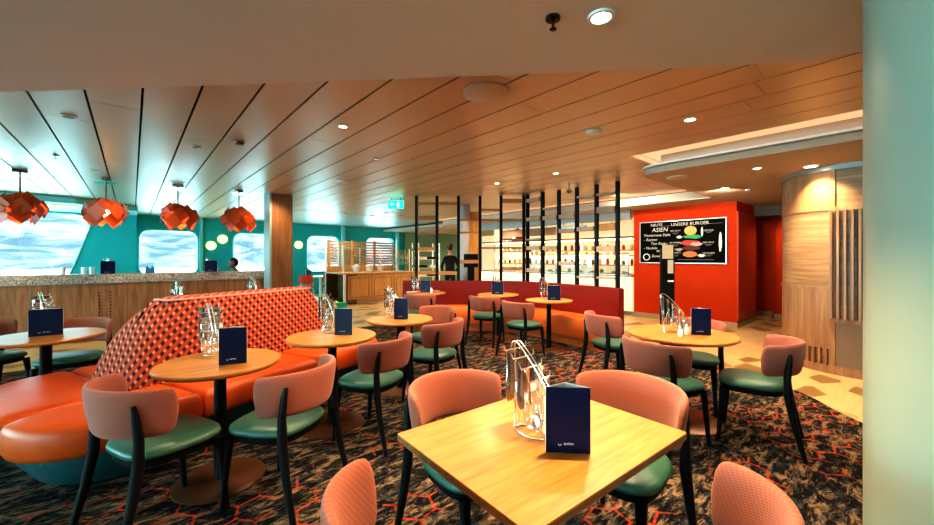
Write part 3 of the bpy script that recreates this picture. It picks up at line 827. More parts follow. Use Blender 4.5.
# ------------------------------------------------------------------ wooden counter with granite top (left)
cp = [Vector((-7.5, 9.35)), Vector((-4, 9.15)), Vector((-1.6, 9.02)), Vector((.4, 8.92)), Vector((1.5, 8.88)), Vector((2.35, 8.88))]
ctr = thing('bar_counter', 'long wood panelled bar counter with speckled stone top along the window side', 'counter', (-1, 9.2, 0))
cpl = [Vector((p.x+1, p.y-9.2)) for p in catmull(cp, 4)]
ob('front_panel', sweep(cpl, [(0, 0), (0, .955), (.45, .955), (.45, 0)]), PANEL, ctr, sharp=50)
ob('worktop', sweep(cpl, [(-.03, .957), (-.03, 1.095), (-.02, 1.105), (.50, 1.105), (.50, .957)]), GRANITE, ctr, sharp=50)
mb = MB()
for cxp in (-.42, -.28):
    for j in range(11):
        z = .25+.055*j; mb.box(cxp+1-.010, cxp+1+.010, 8.955-9.2-.010, 8.98-9.2, z-.010, z+.010)
ob('peg_holes', mb, BLACK, ctr, smooth=False)
CZ = 1.107
def rot_at(px): return math.degrees(math.atan2(px-CX, F))
menu(108, 6.72, CZ, -43, 'navy menu on the bar counter left of the windows', 1.3)
stand_px(109, 6.84, CZ, 120, 'small white rimmed cutlery stand behind the navy menu on the left of the bar counter', 'on the left of the bar counter', 0).scale = (1, 1, .82)
menu(211, 7.66, CZ, -30, 'navy menu on the bar counter below the wall lamps', 1.4)
stand_px(209, 7.8, CZ, 120, 'cutlery stand behind the menu below the wall lamps', 'below the wall lamps', 0).scale = (1, 1, .82)
for px, D, lb in ((84, 6.55, 'clear tumbler on the bar counter left of the navy menu'), (92, 6.6, 'small clear tumbler on the bar counter close to the navy menu'), (63, 6.42, 'short clear tumbler on the bar counter under the large window')):
    x, y = at(px, D)
    tag(ob('tumbler', MB().lathe([(.03, 0), (.038, .12), (.035, .12), (.027, .008), (.001, .008)], 20), mat('frosted_glass', (.75, .85, .86), .15), None, (x, y, CZ)), lb, 'glass')
x, y = at(150, 7.08)
t = thing('blue_carton', 'small blue carton on the bar counter under the second window', 'box', (x, y, CZ), face(-40))
ob('carton', MB().box(-.07, .07, -.04, .04, 0, .09), mat('mid_blue', (.03, .16, .3), .5), t, bevel=.005)
for q in (-.035, .035): ob('tab', MB().box(q-.015, q+.015, -.03, .03, .0905, .12), MATS['mid_blue'], t)

# ------------------------------------------------------------------ pendants
chip = prep('shade_chip', MB().box(-.098, .098, -.098, .098, -.002, .002), None, smooth=False)
def chip_mat():
    m, nt, b = nodes('orange_chip'); b.inputs['Base Color'].default_value = (.42, .075, .02, 1); b.inputs['Roughness'].default_value = .4
    b.inputs['Emission Color'].default_value = (1, .25, .03, 1); b.inputs['Emission Strength'].default_value = .02
    tr = nt.nodes.new('ShaderNodeBsdfTranslucent'); tr.inputs[0].default_value = (1, .25, .04, 1); mx = nt.nodes.new('ShaderNodeMixShader'); mx.inputs[0].default_value = .14
    out = nt.nodes['Material Output']; nt.links.new(b.outputs[0], mx.inputs[1]); nt.links.new(tr.outputs[0], mx.inputs[2]); nt.links.new(mx.outputs[0], out.inputs[0])
    return m
chip.materials.append(chip_mat())
def make_pendant():
    t = thing('pendant_lamp', 'x', 'lamp', (0, 0, 0))
    ob('canopy', MB().box(-.075, .075, -.03, .03, -.035, 0), BRONZE, t, bevel=.004)
    ob('ceiling_disc', MB().lathe([(.14, -.075), (.14, -.07)], 32), STEEL, t)
    ob('cord', MB().tube([(0, 0, -.03), (0, 0, -.50)], .011, 8), BRONZE, t)
    ob('bulb', MB().lathe([(.012, -.49), (.045, -.53), (.055, -.57), (.04, -.61), (.005, -.625)], 16), mat('warm_bulb', (1, .6, .2), .5, emit=38, ecol=(1, .50, .16)), t)
    rnd = random.Random(8); zc = -.545
    for row, (n, rr, dz, tilt) in enumerate(((6, .19, .10, 22), (7, .235, 0, 0), (6, .20, -.095, -22), (4, .09, .13, 35))):
        for i in range(n):
            a = 2*PI*i/n+row*.37
            o = ob('shade_panel', chip, None, t)
            M = Matrix.Rotation(a, 4, 'Z') @ Matrix.Translation((rr+rnd.uniform(-.035, .035), 0, zc+dz+rnd.uniform(-.02, .02))) @ Matrix.Rotation(rad(90-tilt+rnd.uniform(-10, 10)), 4, 'Y') @ Matrix.Rotation(rad(45+rnd.uniform(-8, 8)), 4, 'Z') @ Matrix.Rotation(rad(rnd.uniform(-22, 22)), 4, 'X')
            o.matrix_local = M
    return t
lamp0 = make_pendant()
for i, ((px, py), lb) in enumerate(zip(((20, 170), (106, 178), (178, 185), (239, 190)),
        ('leftmost of the four orange chip pendants, cut by the left edge', 'second orange chip pendant from the left, before the big window edge',
         'third orange chip pendant from the left, over the arched window', 'orange chip pendant nearest the wood post'))):
    x, y = atz(px, py, HC)
    if i == 0: lamp0.location = (x, y, HC); lamp0['label'] = lb; lamp0['group'] = 'orange pendants over the bar counter'
    else: dup(lamp0, (x, y, HC), i*1.3, lb)

# ------------------------------------------------------------------ ceiling fixtures
def fixture(name, px, py, z, r, label, m=WHITEM, lit=False, cat='ceiling light', group=None, e_on=True):
    x, y = atz(px, py, z); t = thing(name, label, cat, (x, y, z), 0, group)
    if name == 'sprinkler':
        ob('rose', MB().lathe([(r, -.001), (r, -.012), (.3*r, -.016)], 20), m, t)
        ob('stem', MB().tube([(0, 0, -.012), (0, 0, -.05)], .006, 8), m, t)
        ob('deflector', MB().lathe([(.5*r, -.05), (.5*r, -.053), (.1*r, -.056)], 16), m, t)
    elif lit:
        ob('ring', MB().lathe([(r, -.001), (r*.95, -.010), (r*.72, -.010), (r*.70, -.004)], 32), m, t)
        ob('diffuser', MB().lathe([(r*.7, -.0035), (r*.68, -.005), (r*.02, -.0055)], 32), (LAMPON if e_on else GREYM), t)
    else:
        ob('housing', MB().lathe([(r, -.001), (r, -.012), (r*.9, -.022), (r*.02, -.024)], 36), m, t)
        ob('grille', MB().lathe([(r*.82, -.0245), (r*.8, -.027), (r*.02, -.028)], 36), m, t)
    return x, y
def spot(x, y, z, e, col=(1, .78, .52), size=130, blend=.8, r=.04, tgt=None):
    l = bpy.data.lights.new('spot', 'SPOT'); l.energy = e; l.color = col; l.spot_size = rad(size); l.spot_blend = blend; l.shadow_soft_size = r
    o = bpy.data.objects.new('downlight_or_fill', l); COL.objects.link(o); o.location = (x, y, z)
    if tgt: o.rotation_euler = (Vector(tgt)-Vector((x, y, z))).to_track_quat('-Z', 'Y').to_euler()
    return o
CS = mat('cream_speaker', (.62, .50, .40), .7)
fixture('ceiling_speaker', 486, 92, HC, .175, 'large round cream speaker on the panelled ceiling', CS, cat='speaker')
fixture('smoke_detector', 594, 131, HC, .075, 'white detector disc on the ceiling above the red bench', cat='detector')
fixture('smoke_detector', 343, 181, HC, .11, 'round detector disc on the bright strip of ceiling near the post', cat='detector')
fixture('smoke_detector', 239, 142, HC, .05, 'small rust coloured sensor on the left ceiling', BRONZE, cat='detector')
fixture('sprinkler', 376, 158, HC, .04, 'small sprinkler head on the middle of the panelled ceiling', CHROME, cat='sprinkler')
fixture('sprinkler', 55, 155, HC, .04, 'small sprinkler head on the cyan lit ceiling at left', CHROME, cat='sprinkler')
fixture('sprinkler', 553, 17, 2.4, .03, 'dark sprinkler head on the near soffit', mat('dark_chrome', (.12, .11, .11), .15, 1), cat='sprinkler')
sp = {}
for px, py, z, r, lb, e in ((343, 126, HC, .05, 'recessed spotlight beside the bright ceiling streak', 45), (690, 119, HC, .06, 'recessed spotlight on the right of the panelled ceiling', 75),
        (69, 116, HC, .055, 'recessed spotlight near the upper left corner of the panelled ceiling', 0), (94, 170, HC, .045, 'small recessed spotlight above the second pendant', 0),
        (196, 147, HC, .05, 'small recessed spotlight on the left panels behind the near soffit', 0), (497, 183, HC, .05, 'small recessed spotlight above the slatted divider', 45), (556, 173, HC, .05, 'recessed spotlight above the right of the divider', 45),
        (601, 16, 2.4, .055, 'lit spotlight on the near soffit at top centre', 0), (725, 188, 2.5, .07, 'lit spotlight above the menu board', 0), (757, 168, 2.5, .055, 'lit spotlight between menu board and wood drum wall', 0),
        (811, 166, 2.5, .085, 'bright spotlight right above the wood drum wall', 0)):
    x, y = fixture('downlight', px, py, z, r, lb, lit=True, e_on=px not in (69, 94, 196))
    sp[px] = (x, y, z)
    if e: spot(x, y, z-.03, e)
fixture('ceiling_speaker', 677, 177, 2.5, .13, 'flat round speaker on the far soffit tip', CS, cat='speaker')
fixture('smoke_detector', 748, 189, 2.5, .04, 'tiny ring detector on the far soffit', cat='detector')
for q, (px, py) in enumerate(((345, 213), (372, 216), (386, 213), (402, 215))):
    x, y = atz(px, py, HC-.01)
    tag(ob('downlight', MB().lathe([(.07, -.001), (.07, -.01), (.01, -.012)], 20), GREYM, None, (x, y, HC-.01)), 'small unlit downlight on the plain ceiling above the service counter', 'ceiling light', 'unlit downlights over the service counter')
x, y = at(569, 6.5); 
t = thing('camera_dome', 'small dome camera hanging behind the divider', 'camera', (x, y, HC))
ob('bracket', MB().tube([(0, 0, 0), (0, 0, -.1)], .012, 8), GREYM, t); ob('dome', MB().lathe([(.01, -.10), (.04, -.11), (.05, -.14), (.035, -.175), (.003, -.185)], 20), CHROME, t)
# exit sign
x, y = at(396, 8.2)
t = thing('exit_sign', 'lit green exit sign hanging from the ceiling', 'sign', (x, y, 2.52), face(0))
EX = mat('exit_green', (.0, .75, .6), .4, emit=1.3, ecol=(.0, .9, .75))
ob('panel', MB().box(-.16, .16, -.02, .02, -.09, .08), EX, t, bevel=.004)
ob('hanger', MB().box(-.1, -.09, -.004, .004, .08, .13).box(.09, .1, -.004, .004, .08, .13), BLACKM, t)
WE = mat('white_glow', (1, 1, 1), .5, emit=1.5)
mb = MB().tube([(.03, -.023, -.06), (.055, -.023, -.02), (.05, -.023, .02)], .009, 6).tube([(.05, -.023, -.02), (.08, -.023, -.06)], .009, 6).tube([(.05, -.023, .02), (.085, -.023, .0)], .007, 6).tube([(.05, -.023, .02), (.02, -.023, .0)], .007, 6).lathe([(.001, .03), (.012, .042), (.001, .054)], 10, (.055, -.023, 0))
ob('running_figure', mb, WE, t)
mb = MB().tube([(-.11, -.023, 0), (-.03, -.023, 0)], .007, 6).tube([(-.08, -.023, .03), (-.11, -.023, 0), (-.08, -.023, -.03)], .007, 6)
ob('arrow', mb, WE, t)

# ------------------------------------------------------------------ wall lamps
for q, (x, z, lb) in enumerate(((1.93, 1.77, 'lower left of the two round glowing wall lamps between the windows'), (2.25, 1.99, 'upper right of the two round glowing wall lamps between the windows'), (4.66, 1.85, 'round glowing wall lamp right of the wood post'))):
    t = thing('wall_lamp', lb, 'lamp', (x, 14.89, z), 0); t.rotation_euler = (PI/2, 0, 0)
    ob('back_disc', MB().lathe([(.145, 0), (.145, .02), (.13, .03), (.02, .03)], 28), mat('amber_glow', (.9, .6, .2), .5, emit=1.1, ecol=(1, .68, .2)), t)
    ob('globe', MB().lathe([(.08, .031), (.08, .05), (.05, .08), (.004, .09)], 24), mat('globe_glow', (1, .9, .7), .5, emit=5, ecol=(1, .85, .55)), t)

# ------------------------------------------------------------------ menu board
bw, bh = 1.70, .90
bd = thing('menu_board', 'black burger menu board with silver frame on the orange-red wall', 'sign', (8.945, 3.26, 1.73), -PI/2)
ob('panel', MB().box(-bw/2, bw/2, -.02, 0, -bh/2, bh/2), mat('board_black', (.008, .008, .009), .9, spec=.05), bd)
mb = MB()
for a in ((-bw/2-.02, bw/2+.02, bh/2, bh/2+.02), (-bw/2-.02, bw/2+.02, -bh/2-.02, -bh/2), (-bw/2-.02, -bw/2, -bh/2, bh/2), (bw/2, bw/2+.02, -bh/2, bh/2)):
    mb.box(a[0], a[1], -.03, 0, a[2], a[3])
ob('frame', mb, mat('silver_frame', (.55, .5, .45), .3, .8), bd, smooth=False)
CH = mat('chalk_white', (.8, .78, .74), .8)
XR = (PI/2, 0, 0); yb_ = -.0215
text('lettering', 'HEUTE', .085, CH, bd, (-.49, yb_, .385), XR)
text('lettering', 'ASIEN', .13, CH, bd, (-.42, yb_, .275), XR, shear=.15)
text('lettering', 'UNSERE BURGER', .098, CH, bd, (.19, yb_, .375), XR)
for s_, x_, z_, sz in (('Vietnamese Style', -.78, .16, .085), ('- Ramen', -.78, .06, .09), ('Ton Katsu', -.62, -.03, .085), ('- Nudeln', -.78, -.13, .085), ('Wok', -.5, -.20, .08), ('Bowls', -.6, -.31, .09)):
    text('lettering', s_, sz, CH, bd, (x_, yb_, z_), XR, 'LEFT', .2)
for s_, x_, z_ in (('DER SALAT', -.09, .24), ('DIE ZWIEBEL', -.09, -.02), ('DAS PATTY', -.09, -.24), ('DER BUN', .55, .22), ('DER SPECK', .55, -.03), ('DIE SOSSEN', .55, -.25)):
    text('lettering', s_, .042, CH, bd, (x_, yb_, z_), XR)
mb = MB(); mb.box(-.36, -.05, -.0225, -.0215, .352, .358).box(.45, .8, -.0225, -.0215, .352, .358).box(-.05, .65, -.0225, -.0215, -.39, -.384)
for x_ in (-.09, .55):
    for z_ in (.19, -.07, -.29): mb.box(x_-.07, x_+.07, -.0225, -.0215, z_, z_+.006).box(x_-.04, x_+.04, -.0225, -.0215, z_-.022, z_-.016)
ob('ruled_lines', mb, mat('chalk_grey', (.35, .35, .34), .8), bd, smooth=False)
def blob(x0, z0, rx, rz, m, name, n=20, wob=0, t0=0, t1=2*PI, th=.004):
    rnd = random.Random(int(x0*100+z0*77)); P = [(x0+rx*math.cos(t0+(t1-t0)*i/n)*(1+rnd.uniform(-wob, wob)), z0+rz*math.sin(t0+(t1-t0)*i/n)*(1+rnd.uniform(-wob, wob))) for i in range(n)]
    vs = [(x, -.0215-q*th, z) for q in (0, 1) for x, z in P]
    ob(name, MB().add(vs, [tuple(range(n)), tuple(range(n, 2*n))]+[(i, (i+1) % n, n+(i+1) % n, n+i) for i in range(n)]), m, bd, smooth=False)
bun = mat('bun_gold', (.78, .42, .12), .5); 
blob(.21, .23, .12, .10, bun, 'burger_bun')
blob(.25, .10, .17, .045, mat('lettuce_green', (.03, .42, .12), .5), 'lettuce', wob=.2)
blob(.21, -.03, .20, .055, mat('tomato_red', (.62, .04, .03), .5), 'tomato', wob=.15, th=.006)
blob(.33, -.06, .12, .04, mat('bacon_pink', (.75, .35, .3), .5), 'bacon', wob=.2, th=.007)
blob(.22, -.14, .17, .05, mat('patty_brown', (.10, .035, .02), .6), 'patty', wob=.1)
blob(.20, -.27, .14, .065, mat('bun_base', (.62, .20, .06), .5), 'burger_bun', wob=.04)
blob(-.01, .10, .05, .03, CH, 'onion_sketch', wob=.2); blob(-.02, -.17, .07, .03, MATS['chalk_grey'], 'onion_sketch', wob=.3)
blob(.43, .20, .022, .10, CH, 'knife_sketch', wob=.1); blob(.42, -.30, .07, .03, CH, 'sauce_sketch', wob=.3); blob(.76, -.02, .028, .20, CH, 'cutlery_sketch', wob=.15)
mb = MB().tube([(-.71+.07*math.cos(rad(a)), -.024, -.33+.07*math.sin(rad(a))) for a in range(0, 360, 24)], .012, 6, True); ob('wreath_sketch', mb, CH, bd)

# info stand
x, y = R(2.6, 5.0)
t = thing('info_stand', 'tall black menu stand with pinned papers before the red wall', 'stand', (x, y, .008), face(0))
ob('base', MB().box(-.17, .17, -.12, .12, 0, .015), BLACKM, t, bevel=.004)
ob('post', MB().box(-.088, .088, -.02, .02, .0155, 1.50), BLACKM, t, bevel=.004)
ob('paper', MB().box(-.075, .065, -.024, -.0205, 1.37, 1.55), mat('tan_paper', (.62, .48, .32), .7), t)
ob('paper', MB().box(-.005, .065, -.028, -.0205, 1.18, 1.355), mat('tan_paper2', (.60, .50, .40), .7), t)
ob('paper', MB().box(-.005, .07, -.025, -.0205, 1.07, 1.09), WHITE, t)

# ------------------------------------------------------------------ service counter
sc = thing('service_counter', 'honey wood self-service counter with slatted back screen by the windows', 'counter', (4.66, 10.8, 0))
DKIN = mat('dark_inside', (.16, .09, .045), .6)
ob('carcass', MB().box(.40, 2.42, 0.01, 1.4, .08, .885), SERV, sc, smooth=False)
ob('open_bay', MB().box(.0, .39, 1.36, 1.40, .0, .885).box(.36, .395, 0.03, 1.36, .0, .885).box(.04, .40, .01, .03, .08, .885).box(.0, .36, .02, 1.36, .04, .06), DKIN, sc, smooth=False)
ob('kick_board', MB().box(.40, 2.42, .05, 1.3, 0, .08), mat('pale_kick', (.5, .4, .28), .5), sc, smooth=False)
ob('worktop', MB().box(-.03, 2.47, -.03, 1.45, .886, .925), SERV, sc, bevel=.004)
ob('end_post', MB().box(-.02, .04, -.02, .04, 0, .885), WHITEM, sc); ob('end_post', MB().box(-.02, .03, 1.40, 1.45, 0, 1.96), WHITEM, sc)
ob('glass_post', MB().box(.0, .035, .1, .135, .926, 1.75), WHITEM, sc)
for a, b in ((.10, .83), (.88, 1.61), (1.66, 2.38)):
    d = ob('door', MB().box(a, b, -.015, .008, .14, .84), SERV, sc, bevel=.004)
    ob('moulding', MB().box(a+.06, b-.06, -.026, -.0155, .2, .215).box(a+.06, b-.06, -.026, -.0155, .755, .77).box(a+.06, a+.075, -.026, -.0155, .215, .755).box(b-.075, b-.06, -.026, -.0155, .215, .755), OAK_EDGE, d, smooth=False)
for b0 in (.06, .85, 1.65, 2.4):
    ob('upright', MB().box(b0, b0+.07, 1.38, 1.43, 0.926, 1.95), SERV, sc)
ob('lower_board', MB().box(.0, 2.5, 1.432, 1.45, .93, 1.12), SERV, sc, smooth=False)
for j in range(9):
    z = 1.14+.09*j
    ob('slat', MB().box(.0, 2.5, 1.432, 1.45, z, z+.055), SERV, sc, smooth=False)
gl = ob('sneeze_guard', MB().box(.1, 2.4, .28, .286, 1.15, 1.62), glass_mat('guard_glass', (.95, .97, .97), .12), sc)
for b0 in (.6, 1.3, 1.9, 2.38): ob('guard_post', MB().box(b0, b0+.025, .27, .30, .926, 1.66), STEEL, sc)
random.seed(4)
for q, (xx, zz, lb) in enumerate(((1.1, 1.4, 'left'), (1.55, 1.4, 'middle'), (1.95, 1.4, 'right'))):
    t = thing('cutlery_bin', 'pale serving tub on the service counter, %s of three' % lb, 'tub', (4.3+xx, 11.6, .926), 0, 'serving tubs on the service counter')
    ob('tub', MB().lathe([(.09, 0), (.12, .18), (.125, .19), (.11, .19), (.085, .02), (.002, .02)], 20), WHITEM, t)
    ob('contents', MB().lathe([(.105, .15), (.09, .20), (.04, .24), (.003, .25)], 12), mat('pale_pink', (.7, .5, .5), .7), t)
# bread shelf right of the counter
sh = thing('wire_shelf', 'open shelf with dark trays right of the service counter', 'shelf', (7.5, 11.2, 0))
for a in (0, .9): ob('upright', MB().box(a, a+.03, 0, .03, 0, 1.9).box(a, a+.03, .4, .43, 0, 1.9), STEEL, sh)
for j, z in enumerate((.7, 1.0, 1.3, 1.6)):
    ob('shelf_board', MB().box(.03, .9, 0, .43, z, z+.02), mat('pale_shelf', (.65, .58, .45), .5), sh)
for j, z in enumerate((.72, 1.02, 1.32, 1.62)):
    for k2 in range(2):
        tag(ob('tray', MB().loft(rrect(0, .36, 0, .34, .03), [(.02, 0), (0, .09), (.01, .09), (.03, .015)]), BLACK if (j+k2) % 2 else WHITEM, None, (7.56+.42*k2, 11.24, z+.0005)),
            '%s serving tray on the %s shelf of the rack, %s side' % ('black' if (j+k2) % 2 else 'white', ('lowest', 'second', 'third', 'top')[j], ('left', 'right')[k2]), 'tray')

# far dining set near window
RC = mat('red_fabric', (.62, .05, .02), .6)
wt = thing('dining_table', 'white dining table by the window right of the wood post', 'table', (4.35, 13.2, 0))
ob('tabletop', MB().prism(rrect(-.1, 1.1, -.35, .35, .05), .72, .75), WHITEM, wt); ob('column', MB().lathe([(.04, 0.02), (.04, .72)], 16, (.5, 0, 0)), WHITEM, wt); ob('base', MB().lathe([(.25, 0), (.25, .02)], 24, (.5, 0, 0)), WHITEM, wt)
def red_chair(x, y, rz, lb):
    t = thing('red_chair', lb, 'chair', (x, y, 0), rz)
    ob('seat', MB().loft(rrect(-.24, .24, -.22, .22, .06), [(.02, .42), (0, .44), (.01, .47), (.05, .48)]), RC, t)
    ob('backrest', sweep([Vector((.25*math.sin(rad(a)), -.25*math.cos(rad(a)))) for a in range(-70, 71, 10)], [(0, .56), (0, .82), (.03, .82), (.03, .56)]), RC, t)
    for sx_ in (-1, 1):
        ob('leg', MB().tube([(sx_*.18, .16, .43), (sx_*.24, .22, 0)], .012, 8), WHITEM, t)
        ob('leg', MB().tube([(sx_*.2, -.17, .58), (sx_*.18, -.16, .43), (sx_*.24, -.24, 0)], .012, 8), WHITEM, t)
red_chair(4.15, 12.65, .1, 'red chair with white legs, left one at the window table')
red_chair(4.95, 12.55, -.5, 'red chair with white legs, right one next to the service counter')
x, y = 4.45, 13.2
t = thing('window_menu', 'blue menu on the white window table', 'menu', (x, y, .7505), .3)
ob('front_panel', MB().box(-.09, .09, -.003, 0, 0, .22), mat('mid_blue', (.03, .16, .3)), t); ob('back_panel', MB().box(-.09, .09, .04, .043, 0, .22), WHITE, t)

# ------------------------------------------------------------------ servery behind the screen
sv = thing('servery_counter', 'long lit servery counter behind the slatted divider', 'counter', (9.0, 4.35, 0))
PALE = mat('pale_counter_glow', (.80, .68, .48), .4, emit=.45, ecol=(1, .78, .5))  # light on the counter front is put into the material as a glow
ob('front_panel', MB().box(0, .7, 0, 5.4, .1, .92), PALE, sv, smooth=False)
ob('kick_board', MB().box(.06, .7, 0, 5.4, 0, .1), GREYM, sv, smooth=False)
ob('worktop', MB().box(-.04, .74, 0, 5.4, .921, .955), mat('steel_top', (.6, .58, .54), .25, .7), sv, smooth=False)
ob('glass_front', MB().box(0.02, .03, .1, 3.3, .98, 1.42), glass_mat('case_glass', (.85, .95, 1), .10), sv)
ob('case_shelf', MB().box(.03, .6, .1, 3.3, 1.425, 1.45), STEEL, sv, smooth=False)
ob('case_foot', MB().box(.05, .6, .1, 3.3, .956, .975), WHITEM, sv, smooth=False)
for yy in (.1, 1.15, 2.2, 3.27): ob('case_post', MB().box(.02, .04, yy, yy+.02, .956, 1.42), STEEL, sv)
ob('canopy_shelf', MB().box(.0, .7, .0, 5.2, 1.86, 1.90), mat('dark_edge', (.12, .07, .04), .5), sv, smooth=False)
ob('canopy_light', MB().box(.05, .65, .05, 5.1, 1.845, 1.858), mat('warm_strip', (1, .8, .5), .5, emit=3.0, ecol=(1, .72, .4)), sv, smooth=False)
for yy in (.0, 1.7, 3.4, 5.17): ob('canopy_post', MB().box(.55, .6, yy, yy+.03, .956, 1.86), STEEL, sv)
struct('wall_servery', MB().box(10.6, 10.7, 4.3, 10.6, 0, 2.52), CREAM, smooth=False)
struct('trim_servery_header', MB().box(8.75, 8.85, 4.28, 10.4, 2.28, 2.5), GREYM, smooth=False)
# back shelves with jars
bs = thing('wall_shelf', 'long lit back shelf of the servery with jars', 'shelf', (10.3, 4.6, 1.15))
ob('shelf_board', MB().box(0, .3, 0, 5.4, 0, .03), SERV, bs, smooth=False); ob('shelf_board', MB().box(0, .3, 0, 5.4, .42, .45), SERV, bs, smooth=False); ob('back_panel', MB().box(.285, .299, 0, 5.4, .03, .42), mat('glow_panel', (1, .8, .5), .5, emit=.75, ecol=(1, .70, .38)), bs, smooth=False)
rnd = random.Random(2)
jc = [mat('jar_white', (.8, .75, .65), .4), mat('jar_red', (.6, .07, .04), .4), mat('jar_dark', (.10, .05, .03), .4), mat('jar_gold', (.75, .5, .15), .4)]
cn = ['white', 'red', 'dark brown', 'gold']
jm = MB().lathe([(.045, 0), (.055, .02), (.055, .14), (.035, .17), (.035, .20), (.004, .20)], 14)
jmes = [prep('jar', jm, m_) for m_ in jc]
for row, z in ((0, 1.181), (1, 1.601)):
    for i in range(22):
        c_ = rnd.randrange(4)
        o = ob('jar', jmes[c_], None, None, (10.42, 4.8+.24*i, z)); o.scale = (.8, .8, rnd.uniform(.5, .9))
        tag(o, '%s jar on the %s back shelf of the servery' % (cn[c_], ('lower', 'upper')[row]), 'jar', '%s jars on the %s servery shelf' % (cn[c_], ('lower', 'upper')[row]))
# pastries on the case shelf and in case
pm = []
for nm, colr, prof in (('croissant', (.62, .30, .08), None), ('bread_roll', (.70, .38, .12), None), ('muffin', (.5, .22, .08), None)):
    mb = MB()
    if nm == 'croissant':
        P = [(.07*math.cos(rad(a)), .07*math.sin(rad(a)), .028) for a in range(-30, 211, 20)]; n_ = len(P)
        mb.tube(P, [.008+.022*math.sin(PI*i/(n_-1))*(1+.12*(i % 2)) for i in range(n_)], 10)
    elif nm == 'bread_roll': mb.lathe([(.03, 0), (.06, .012), (.065, .03), (.05, .055), (.02, .066), (.002, .067)], 18)
    else: mb.lathe([(.03, 0), (.042, .045), (.055, .055), (.048, .08), (.02, .098), (.002, .10)], 18)
    pm.append((nm, prep(nm, mb, mat(nm+'_crust', colr, .6, vary=.3, vscale=30))))
for i in range(20):
    nm, me = pm[rnd.randrange(3)]
    o = ob(nm, me, None, None, (9.18+rnd.uniform(0, .04), 4.6+i*.155, 1.4505), rnd.uniform(0, 6)); o.scale = (1.05, 1.05, 1.2)
    tag(o, 'golden baked %s on top of the glass case in the servery' % nm.replace('_', ' '), 'pastry', '%ss on top of the glass case' % nm)
plm = prep('platter', MB().lathe([(.08, 0), (.13, .012), (.132, .016), (.08, .005), (.002, .004)], 24), WHITEM)
for i in range(9):
    o = ob('platter', plm, None, None, (9.3, 4.65+i*.33, .9755)); tag(o, 'white platter of food inside the glass case', 'plate', 'platters inside the glass case')
    nm, me = pm[i % 3]
    o = ob(nm, me, None, None, (9.3, 4.65+i*.33, .982), i*1.1); tag(o, 'baked %s on a white platter inside the glass case' % nm.replace('_', ' '), 'pastry', '%ss inside the glass case' % nm)
# hanging signs
for (yy, y2, z0, z1, m_, lb) in ((4.75, 5.3, 2.06, 2.24, SERV, 'hanging wood sign box nearest the red wall'), (5.55, 6.35, 2.08, 2.24, mat('pale_cyan_sign', (.45, .65, .7), .4), 'pale blue hanging sign over the servery'), (6.5, 8.6, 2.02, 2.24, wood('rose_sign', (.35, .17, .10), (.5, .28, .18), 1, 1, .5), 'long brown hanging sign over the servery')):
    t = thing('hanging_sign', lb, 'sign', (8.95, (yy+y2)/2, z0)); L = (y2-yy)/2
    ob('panel', MB().box(-.03, .03, -L, L, 0, z1-z0), m_, t, bevel=.004)
    ob('hanger', MB().box(-.005, .005, -L*.7, -L*.7+.01, z1-z0, 2.498-z0).box(-.005, .005, L*.7, L*.7+.01, z1-z0, 2.498-z0), BLACKM, t)
# festive frame and red lantern
t = thing('wooden_light_arch', 'triangular wooden light frame standing on the servery counter end', 'decoration', (9.35, 8.75, .956), -PI/2+.5)
mb = MB().tube([(-.38, 0, .0), (0, 0, .95), (.38, 0, .0)], .022, 6).tube([(-.22, 0, .40), (.22, 0, .40)], .016, 6).tube([(-.11, 0, .68), (.11, 0, .68)], .014, 6).box(-.42, .42, -.06, .06, 0, .03)
ob('frame', mb, SERV, t, smooth=False)
for k2 in range(7):
    u = k2/6; ob('candle', MB().lathe([(.012, 0), (.012, .05), (.022, .06), (.02, .09), (.002, .11)], 10, (-.36+.72*u, 0, .95-abs(-.36+.72*u)/.38*.93)), MATS['globe_glow'], t)
t = thing('red_lantern', 'red box lantern standing on the canopy of the servery', 'lantern', (9.2, 8.15, 1.9005), -.3)
ob('body', MB().box(-.14, .14, -.14, .14, 0, .30), RC, t, bevel=.02); ob('roof', MB().loft(rrect(-.17, .17, -.17, .17, .01, 2), [(0, .301), (.15, .40), (.165, .42)]), RC, t); ob('pane', MB().box(-.145, -.1405, -.08, .08, .06, .24), MATS['globe_glow'], t)
# kiosk
x, y = R(.09, 8.9)
t = thing('payment_kiosk', 'black pay terminal stand behind the divider', 'kiosk', (x, y, 0), face(0))
ob('base', MB().box(-.2, .2, -.15, .15, 0, .02), BLACKM, t); ob('post', MB().box(-.08, .08, -.05, .05, .02, 1.2), BLACKM, t, bevel=.005)
ob('screen', MB().box(-.165, .165, -.05, .04, 1.16, 1.47), BLACKM, t, bevel=.012)

